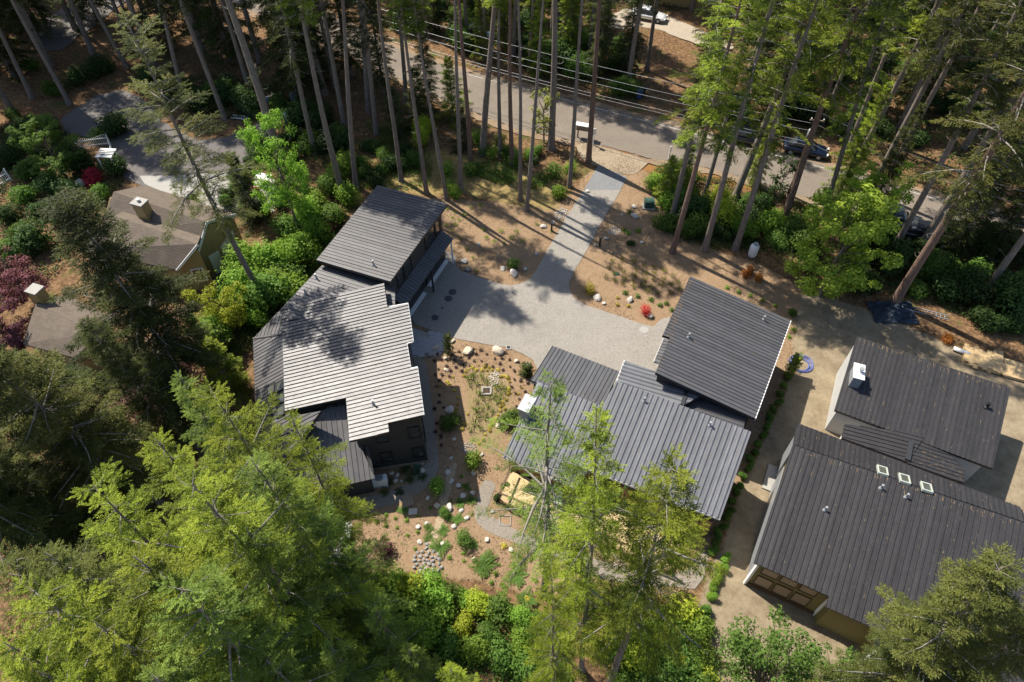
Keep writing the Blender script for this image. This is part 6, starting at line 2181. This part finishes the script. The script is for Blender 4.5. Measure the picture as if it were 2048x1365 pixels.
def pole(base, h, label):
    t_ = thing('utility_pole', base, label, 'utility pole', 'utility poles')
    build('shaft', MB().tube([(base[0], base[1], -.3), (base[0], base[1], h)], [.17, .12], 12), M['bark_red'] if False else mottled('pole_wood_%d' % int(base[0]), (.2, .15, .1), .8, .25, 8, .3), t_, True)
    build('bracket', MB().bar((base[0] - .6, base[1] + .12, h - .9), (base[0] + .6, base[1] - .12, h - .9), .1, .12), M['wood_grey'], t_)
    build('transformer', MB().lathe([(.2, 0), (.26, .03), (.26, .75), (.2, .82), (.06, .84)], (base[0] - .3, base[1] - .28, h - 2.4), 14), M['grey_metal'], t_, True)
    for k in (-.5, 0, .5):
        build('insulator', MB().lathe([(.03, 0), (.06, .05), (.06, .12), (.03, .16)], (base[0] + k, base[1] - .2 * k, h - .82), 8), M['white_paint'], t_)
    return t_


P0 = at(1577, 390)
dirL = at(919, 50, 8.4)[:2] - P0[:2]
P1 = np.append(P0[:2] + dirL * 1.75, 0)
dirR = at(2048, 369, 8.4)[:2] - P0[:2]
P2 = np.append(P0[:2] + dirR * 1.5, 0)
pole(P0, 8.9, 'wooden utility pole with grey transformer beside the road, right of centre')
for w_i, (dz, off) in enumerate(((-.1, 0), (-1.1, -.2), (-2.0, .1), (-3.1, .1), (-3.45, .12))):
    for Pn, sd in ((P1, 'left'), (P2, 'right')):
        if sd == 'right' and w_i in (2, 4):
            continue
        pts = []
        for t0 in np.linspace(0, 1, 26):
            q = P0 * (1 - t0) + Pn * t0
            pts.append((q[0] + off * .3, q[1] + off, 8.9 + dz - 1.1 * 4 * t0 * (1 - t0)))
        o = build('power_line', MB().tube(pts, .013, 5), M['grey_metal'], None, False, P0)
        tag(o, '%s overhead cable running %s from the utility pole along the road' % (['topmost', 'second', 'third', 'fourth', 'lowest', 'lowest'][w_i], sd), 'cable', 'overhead cables')


def car(base, rz, L, W, Hh, col, label, kind='sedan'):
    t_ = thing('parked_car' if kind != 'pickup' else 'pickup_truck', (base[0], base[1], 0), label, 'car' if kind != 'pickup' else 'truck', 'parked vehicles')
    pm = NT('car_paint_%d' % len(bpy.data.materials))
    pm.set(col, .25, .2, .6)
    pm.b.inputs['Coat Weight'].default_value = .6
    ca, sa = math.cos(rz), math.sin(rz)
    X = lambda x, y, z: (base[0] + x * ca - y * sa, base[1] + x * sa + y * ca, z)

    def loft(secs):
        mb = MB()
        n = len(secs[0])
        vs = [X(*q) for s_ in secs for q in s_]
        fs = [tuple(range(n - 1, -1, -1)), tuple((len(secs) - 1) * n + k for k in range(n))]
        for i in range(len(secs) - 1):
            for k in range(n):
                fs.append((i * n + k, i * n + (k + 1) % n, (i + 1) * n + (k + 1) % n, (i + 1) * n + k))
        return mb.add(vs, fs)

    def sec(x, w, z0, z1, r=.12):
        return [(x, -w + r, z0), (x, w - r, z0), (x, w, z0 + r), (x, w, z1 - r), (x, w - r * 1.3, z1), (x, -w + r * 1.3, z1), (x, -w, z1 - r), (x, -w, z0 + r)]
    w = W / 2
    hb = Hh * .58
    if kind == 'pickup':
        body = [sec(-L / 2, w * .95, .4, hb), sec(-L * .46, w, .32, hb + .02), sec(0, w, .3, hb + .04), sec(L * .3, w, .3, hb + .02), sec(L * .45, w * .97, .33, hb - .04), sec(L / 2, w * .88, .42, hb - .18)]
        cab = [sec(-L * .1, w * .86, hb, hb + .1), sec(-L * .07, w * .82, hb, Hh - .03), sec(L * .12, w * .82, hb, Hh), sec(L * .25, w * .86, hb, hb + .08)]
    else:
        body = [sec(-L / 2, w * .84, .38, hb - .1), sec(-L * .44, w * .96, .3, hb), sec(-L * .2, w, .26, hb + .03), sec(L * .2, w, .26, hb), sec(L * .4, w * .97, .3, hb - .1), sec(L / 2, w * .8, .38, hb - .26)]
        cab = [sec(-L * .4, w * .8, hb - .05, hb + .06), sec(-L * .25, w * .76, hb, Hh - .03), sec(L * .02, w * .76, hb, Hh), sec(L * .22, w * .84, hb - .05, hb + .05)]
    bo = build('body', loft(body), pm.m, t_, True)
    gl = build('window_glass', loft([[(q[0], q[1] * 1.0, q[2] - .035) for q in s_] for s_ in cab]), M['glass'], t_, True)
    x0, x1 = cab[1][0][0], cab[2][0][0]
    build('roof', MB().hexa([X(x, y, z) for z in (Hh - .05, Hh + .012) for x, y in ((x0 + .02, -w * .66), (x1 - .02, -w * .66), (x1 - .02, w * .66), (x0 + .02, w * .66))]), pm.m, t_)
    if kind == 'pickup':
        build('load_bed', MB().hexa([X(x, y, z) for z in (hb - .3, hb + .075) for x, y in ((-L * .47, -w * .84), (-L * .12, -w * .84), (-L * .12, w * .84), (-L * .47, w * .84))]), M['rubber'], t_)
        for yy in (-w * .93, w * .93):
            build('bed_side', MB().hexa([X(x, y, z) for z in (hb - .3, hb + .14) for x, y in ((-L * .49, yy - .05), (-L * .11, yy - .05), (-L * .11, yy + .05), (-L * .49, yy + .05))]), pm.m, t_)
    for sx in (-.31, .31):
        for sy in (-1, 1):
            c = X(L * sx, sy * (w - .1), .33)
            ax_ = np.array([-sa, ca, 0]) * .11
            wh = build('wheel', MB().tube([np.array(c) - ax_, np.array(c) + ax_], .33, 16), M['rubber'], t_)
            build('rim', MB().tube([np.array(c) - ax_ * 1.06, np.array(c) + ax_ * 1.06], .19, 10), M['grey_metal'], wh)
    for sy in (-.62, .62):
        build('headlight', MB().box(X(L * .485, sy * w, hb - .25), (.12, .34, .13), rz), M['fascia_white'], t_)
        build('tail_light', MB().box(X(-L * .488, sy * w, hb - .18), (.1, .3, .15), rz), mottled('tail_red', (.4, .02, .02), .3, .05) if 'tail_red' not in bpy.data.materials else bpy.data.materials['tail_red'], t_)
    return t_


car(at(1297, 38), R(-22), 4.5, 1.8, 1.35, (.7, .69, .66), 'pale car parked on the drive at the top edge beyond the road')
car(at(1490, 283), R(-20), 4.6, 1.8, 1.45, (.012, .013, .015), 'black car half hidden by firs at the far road edge')
car(at(1608, 306), R(-20), 4.4, 1.8, 1.45, (.006, .012, .03), 'dark blue car behind the utility pole')
car(at(958, 76), R(-25), 4.4, 1.8, 1.45, (.02, .03, .04), 'dark car in the wood beyond the road, upper middle')
pk = at(1776, 450)
car(pk, R(-20), 5.4, 1.95, 1.8, (.03, .035, .045), 'dark pickup truck with loaded bed on the verge at right', 'pickup')
car(at(1848, 478), R(-20), 4.5, 1.8, 1.5, (.015, .018, .022), 'dark car in front of the pickup truck')
ca, sa = math.cos(R(-20)), math.sin(R(-20))
for x, y, sx, sy, hz, cl, lab in ((-1.9, .3, .5, .5, .35, (.5, .04, .03), 'red crate in the pickup bed'), (-1.2, -.1, .9, .6, .3, (.5, .42, .05), 'yellow crate in the pickup bed'), (-.7, .3, .35, .9, .4, (.6, .6, .58), 'white box in the pickup bed')):
    c = (pk[0] + x * ca - y * sa, pk[1] + x * sa + y * ca, 1.12)
    bx = thing('crate', c, lab, 'crate', 'crates in the truck')
    nm = 'crate_%s' % lab.split()[0]
    mm = mottled(nm, cl, .5, .1)
    build('tray', MB().box((c[0], c[1], c[2] + hz / 2), (sx, sy, hz), R(-20)), mm, bx)
    build('rim', MB().box((c[0], c[1], c[2] + hz), (sx + .06, sy + .06, .05), R(-20)), mm, bx)


def bin_(u, v, col, label, s=1.0):
    p = at(u, v)
    t_ = thing('wheelie_bin', p, label, 'bin', 'wheelie bins')
    nm = 'bin_%d' % int(u)
    mm = mottled(nm, col, .5, .1)
    build('tub', MB().hexa([(p[0] + x * k, p[1] + y * k, z) for z, k in ((.05, .8), (.95 * s, 1)) for x, y in ((-.3, -.35), (.3, -.35), (.3, .35), (-.3, .35))]), mm, t_)
    build('lid', MB().box((p[0], p[1], .99 * s), (.66, .76, .07)), mm, t_)
    build('handle', MB().box((p[0], p[1] + .42, .92 * s), (.5, .06, .06)), mm, t_)


bin_(1277, 196, (.04, .08, .2), 'dark blue wheelie bin beyond the road above the driveway')
bin_(1284, 192, (.03, .03, .035), 'black wheelie bin beside the dark blue one')
bin_(576, 246, (.1, .2, .42), 'light blue bin among the dark shrubs left of the fir stems')
bin_(590, 205, (.3, .32, .36), 'grey bin at the dark hedge above the light blue one')

# ------------------------------------------------------------------ the neighbour's garden
def picket(a_px, b_px, h, label, n=None):
    a, b = at(*a_px), at(*b_px)
    L = np.linalg.norm(b - a)
    e = (b - a) / L
    t_ = thing('picket_fence', a, label, 'fence', 'white picket fences')
    n = n or int(L / .17)
    for k in range(n + 1):
        c = a + e * L * k / n
        build('picket', MB().bar(c + [0, 0, .05], c + [0, 0, h * (1 + .12 * math.cos(k / n * 6.28))], .08, .025, e), M['white_paint'], t_)
    for zz in (.3, h * .75):
        build('rail', MB().bar(a + [0, 0, zz], b + [0, 0, zz], .04, .08), M['white_paint'], t_)
    for c in (a, b):
        build('post', MB().bar(c, c + [0, 0, h * 1.2], .12, .12), M['white_paint'], t_)


picket((158, 300), (222, 291), 1.2, 'white picket fence beside the round green maple')
picket((222, 291), (233, 322), 1.2, 'short white picket fence return along the neighbour\'s drive')
picket((-5, 378), (24, 362), 1.2, 'white picket fence at the left frame edge')
a = at(214, 350)
ar = thing('garden_arbor', a, 'white garden arbor with slatted top beside the neighbour\'s drive', 'arbor')
for dx, dy in ((0, 0), (1.3, -.1), (.1, 1.1), (1.4, 1.0)):
    build('post', MB().bar(a + [dx, dy, 0], a + [dx, dy, 2.2], .1, .1), M['white_paint'], ar)
for k in range(6):
    build('slat', MB().bar(a + [-.1, -.15 + .26 * k, 2.22], a + [1.5, -.25 + .26 * k, 2.22], .09, .05), M['white_paint'], ar)
for dy in (0, 1.05):
    build('beam', MB().bar(a + [-.1, dy, 2.14], a + [1.5, dy - .1, 2.14], .06, .1), M['white_paint'], ar)
p, q = at(464, 233, .1), at(490, 236, .1)
ld = thing('white_ladder', p, 'white ladder lying in the neighbour\'s cluttered yard', 'ladder', 'ladders')
e = (q - p) / np.linalg.norm(q - p)
f = np.array([-e[1], e[0], 0])
for s_ in (-.25, .25):
    build('rail', MB().bar(p + f * s_, q + f * s_, .06, .08), M['white_paint'], ld)
for k in range(6):
    c = p + e * (.1 + .33 * k)
    build('rung', MB().bar(c - f * .22, c + f * .22, .06, .05), M['white_paint'], ld)
plank_stack('firewood_stack', (505, 226), 3, 5, 1.9, .2, .15, R(-35), 'pile of rough timber in the neighbour\'s cluttered yard', 'wood_grey')
plank_stack('board_pile', (410, 215), 2, 3, 1.6, .4, .12, R(-25), 'tan boards leaning near a fir stem in the cluttered yard', 'wood_new')
bm_ = mottled('blue_tarp', (.05, .13, .32), .5, .15)
p = at(510, 205)
V = [(p[0] + x * .3 + g.normal(0, .04), p[1] + y * .3 + g.normal(0, .04), max(0.03, .8 * math.exp(-(x * x + y * y) / 12) + g.normal(.02, .05))) for y in range(-4, 5) for x in range(-5, 6)]
tag(build('tarped_heap', MB().add(V, F_), bm_, None, False, p), 'heap under a blue tarp in the cluttered yard', 'tarp')
p = at(530, 366)
tb = thing('patio_table', p, 'white patio table on the neighbour\'s patio', 'table')
build('table_top', MB().box((p[0], p[1], .74), (1.5, .9, .05), R(-15)), M['white_paint'], tb)
for sx in (-.6, .6):
    for sy in (-.32, .32):
        build('leg', MB().box((p[0] + sx, p[1] + sy, .36), (.06, .06, .72)), M['white_paint'], tb)
for u, v, cl, lab in ((517, 396, (.42, .1, .05), 'orange red garden chair on the neighbour\'s patio'), (524, 410, (.05, .06, .08), 'dark garden chair on the neighbour\'s patio'), (540, 395, (.3, .3, .3), 'grey garden chair beside the patio table')):
    p = at(u, v)
    ch = thing('garden_chair', p, lab, 'chair', 'patio chairs')
    nm = mottled('chair_%d' % u, cl, .5, .1)
    build('seat', MB().box((p[0], p[1], .42), (.6, .6, .07)), nm, ch)
    build('backrest', MB().box((p[0], p[1] + .3, .75), (.6, .08, .6)), nm, ch)
    for sx in (-.25, .25):
        for sy in (-.25, .25):
            build('leg', MB().box((p[0] + sx, p[1] + sy, .2), (.06, .06, .4)), nm, ch)
for u, v, lab in ((437, 488, 'round dark planter on the shaded side terrace'), (435, 522, 'second round dark planter on the side terrace')):
    p = at(u, v)
    pl = thing('planter', p, lab, 'planter', 'terrace planters')
    build('pot', MB().lathe([(.3, 0), (.42, .45), (.46, .5), (.4, .5), (.38, .42)], p, 16), M['iron'], pl)
    inst('foliage', PROTO['mound'], pl, (0, 0, .4), mat=M['leaf_dark'])
p = at(160, 372)
boulder(160, 372, 22, 18, 'boulder', 'pale rock beside the round red shrub in the shaded garden', 'garden boulders')

# ------------------------------------------------------------------ labels that single each thing out
MARKS = [('grey garage roof', 765, 465), ('thickest dark stem', 1104, 250), ('driveway entrance', 1225, 345), ('green utility box', 1297, 410), ('propane tank', 1503, 500), ('utility pole', 1600, 310),
         ('pickup truck', 1776, 440), ('stacked lumber', 1960, 715), ('dark tarp', 1785, 622), ('sandy lot corner', 1690, 590), ('shingle house', 330, 460), ('picket fence', 190, 290), ('shingle annex', 110, 650),
         ('neighbour\'s patio', 525, 390), ('cluttered yard', 480, 220), ('top left corner', 60, 60), ('left frame edge', 10, 420), ('road bend', 830, 150), ('pale car', 1297, 35), ('wheelie bins', 1280, 195), ('top edge', 1050, 15), ('top right corner', 1980, 60),
         ('red maple', 1290, 625), ('yellow shrub', 1178, 585), ('cobble bed', 855, 1120), ('thin bare fir', 1090, 1150), ('bottom edge', 950, 1350), ('pale leaning stem', 1260, 1270), ('unfinished house', 1480, 1180), ('bottom right firs', 1380, 1340),
         ('skylights', 550, 800), ('lower left firs', 420, 1150), ('dry stream', 885, 1010), ('slab stones', 890, 1013), ('second path', 960, 1030), ('wooden deck', 1010, 980), ('entry roof', 1060, 760), ('drain basin', 973, 783), ('pebble patch', 988, 755), ('paved walk', 880, 690), ('garage doors', 900, 520),
         ('largest bed boulder', 1027, 550), ('bollard light', 1103, 455), ('charcoal garage roof', 1450, 600), ('hose coil', 1600, 730), ('heat pump', 765, 960), ('right frame edge', 2040, 500), ('black car', 1490, 280)]
ORD = ['first', 'second', 'third', 'fourth', 'fifth', 'sixth', 'seventh', 'eighth', 'ninth', 'tenth', 'eleventh', 'twelfth', 'thirteenth', 'fourteenth', 'fifteenth', 'sixteenth', 'seventeenth', 'eighteenth', 'nineteenth', 'twentieth', 'twentyfirst', 'twentysecond', 'twentythird', 'twentyfourth']
by = {}
for o in bpy.data.objects:
    if o.parent is None and 'label' in o and 'category' in o and o.get('kind') != 'stuff':
        by.setdefault(o['label'], []).append(o)
for lab, obs in by.items():
    if len(obs) < 2:
        continue
    near = {}
    for o in obs:
        u, v = topix(o.location)
        k = min(range(len(MARKS)), key=lambda i: (MARKS[i][1] - u) ** 2 + ((MARKS[i][2] - v) * 1.2) ** 2)
        near.setdefault(k, []).append((u, v, o))
    for k, L in near.items():
        words = lab.split()
        bands = [('', L)]
        if len(L) > 9:
            vs = sorted(t[1] for t in L)
            m1, m2 = vs[len(vs) // 3], vs[2 * len(vs) // 3]
            bands = [('uppermost row', [t for t in L if t[1] < m1]), ('middle row', [t for t in L if m1 <= t[1] < m2]), ('lowest row', [t for t in L if t[1] >= m2])]
        for bn, B in bands:
            B.sort(key=lambda t: t[0])
            for i, (u, v, o) in enumerate(B):
                tail = 'nearest the ' + MARKS[k][0] if len(L) == 1 else ('%s from left%s near the %s' % (ORD[min(i, 23)], (' in ' + bn) if bn else '', MARKS[k][0]))
                room = 16 - len(tail.split())
                w = words[:room]
                while w and w[-1] in ('in', 'the', 'of', 'a', 'and', 'with', 'at', 'beyond', 'under', 'between', 'beside', 'near', 'along', 'to', 'on', 'by', 'below', 'above', 'left', 'right', 'around', 'through', 'behind', 'wide', 'new', 'upper', 'lower', 'small'):
                    w = w[:-1]
                o['label'] = ' '.join(w).rstrip(',') + ', ' + tail
seen = {}
for o in bpy.data.objects:
    if o.parent is None and 'label' in o and 'category' in o:
        seen.setdefault(o['label'], []).append(o)
for lab, L in seen.items():
    if len(L) > 1:
        L.sort(key=lambda o: topix(o.location)[1])
        for i, o in enumerate(L):
            w = lab.split()
            o['label'] = ' '.join(w[:14]) + (', upper' if i == 0 else ', lower' if i == len(L) - 1 else ', middle')
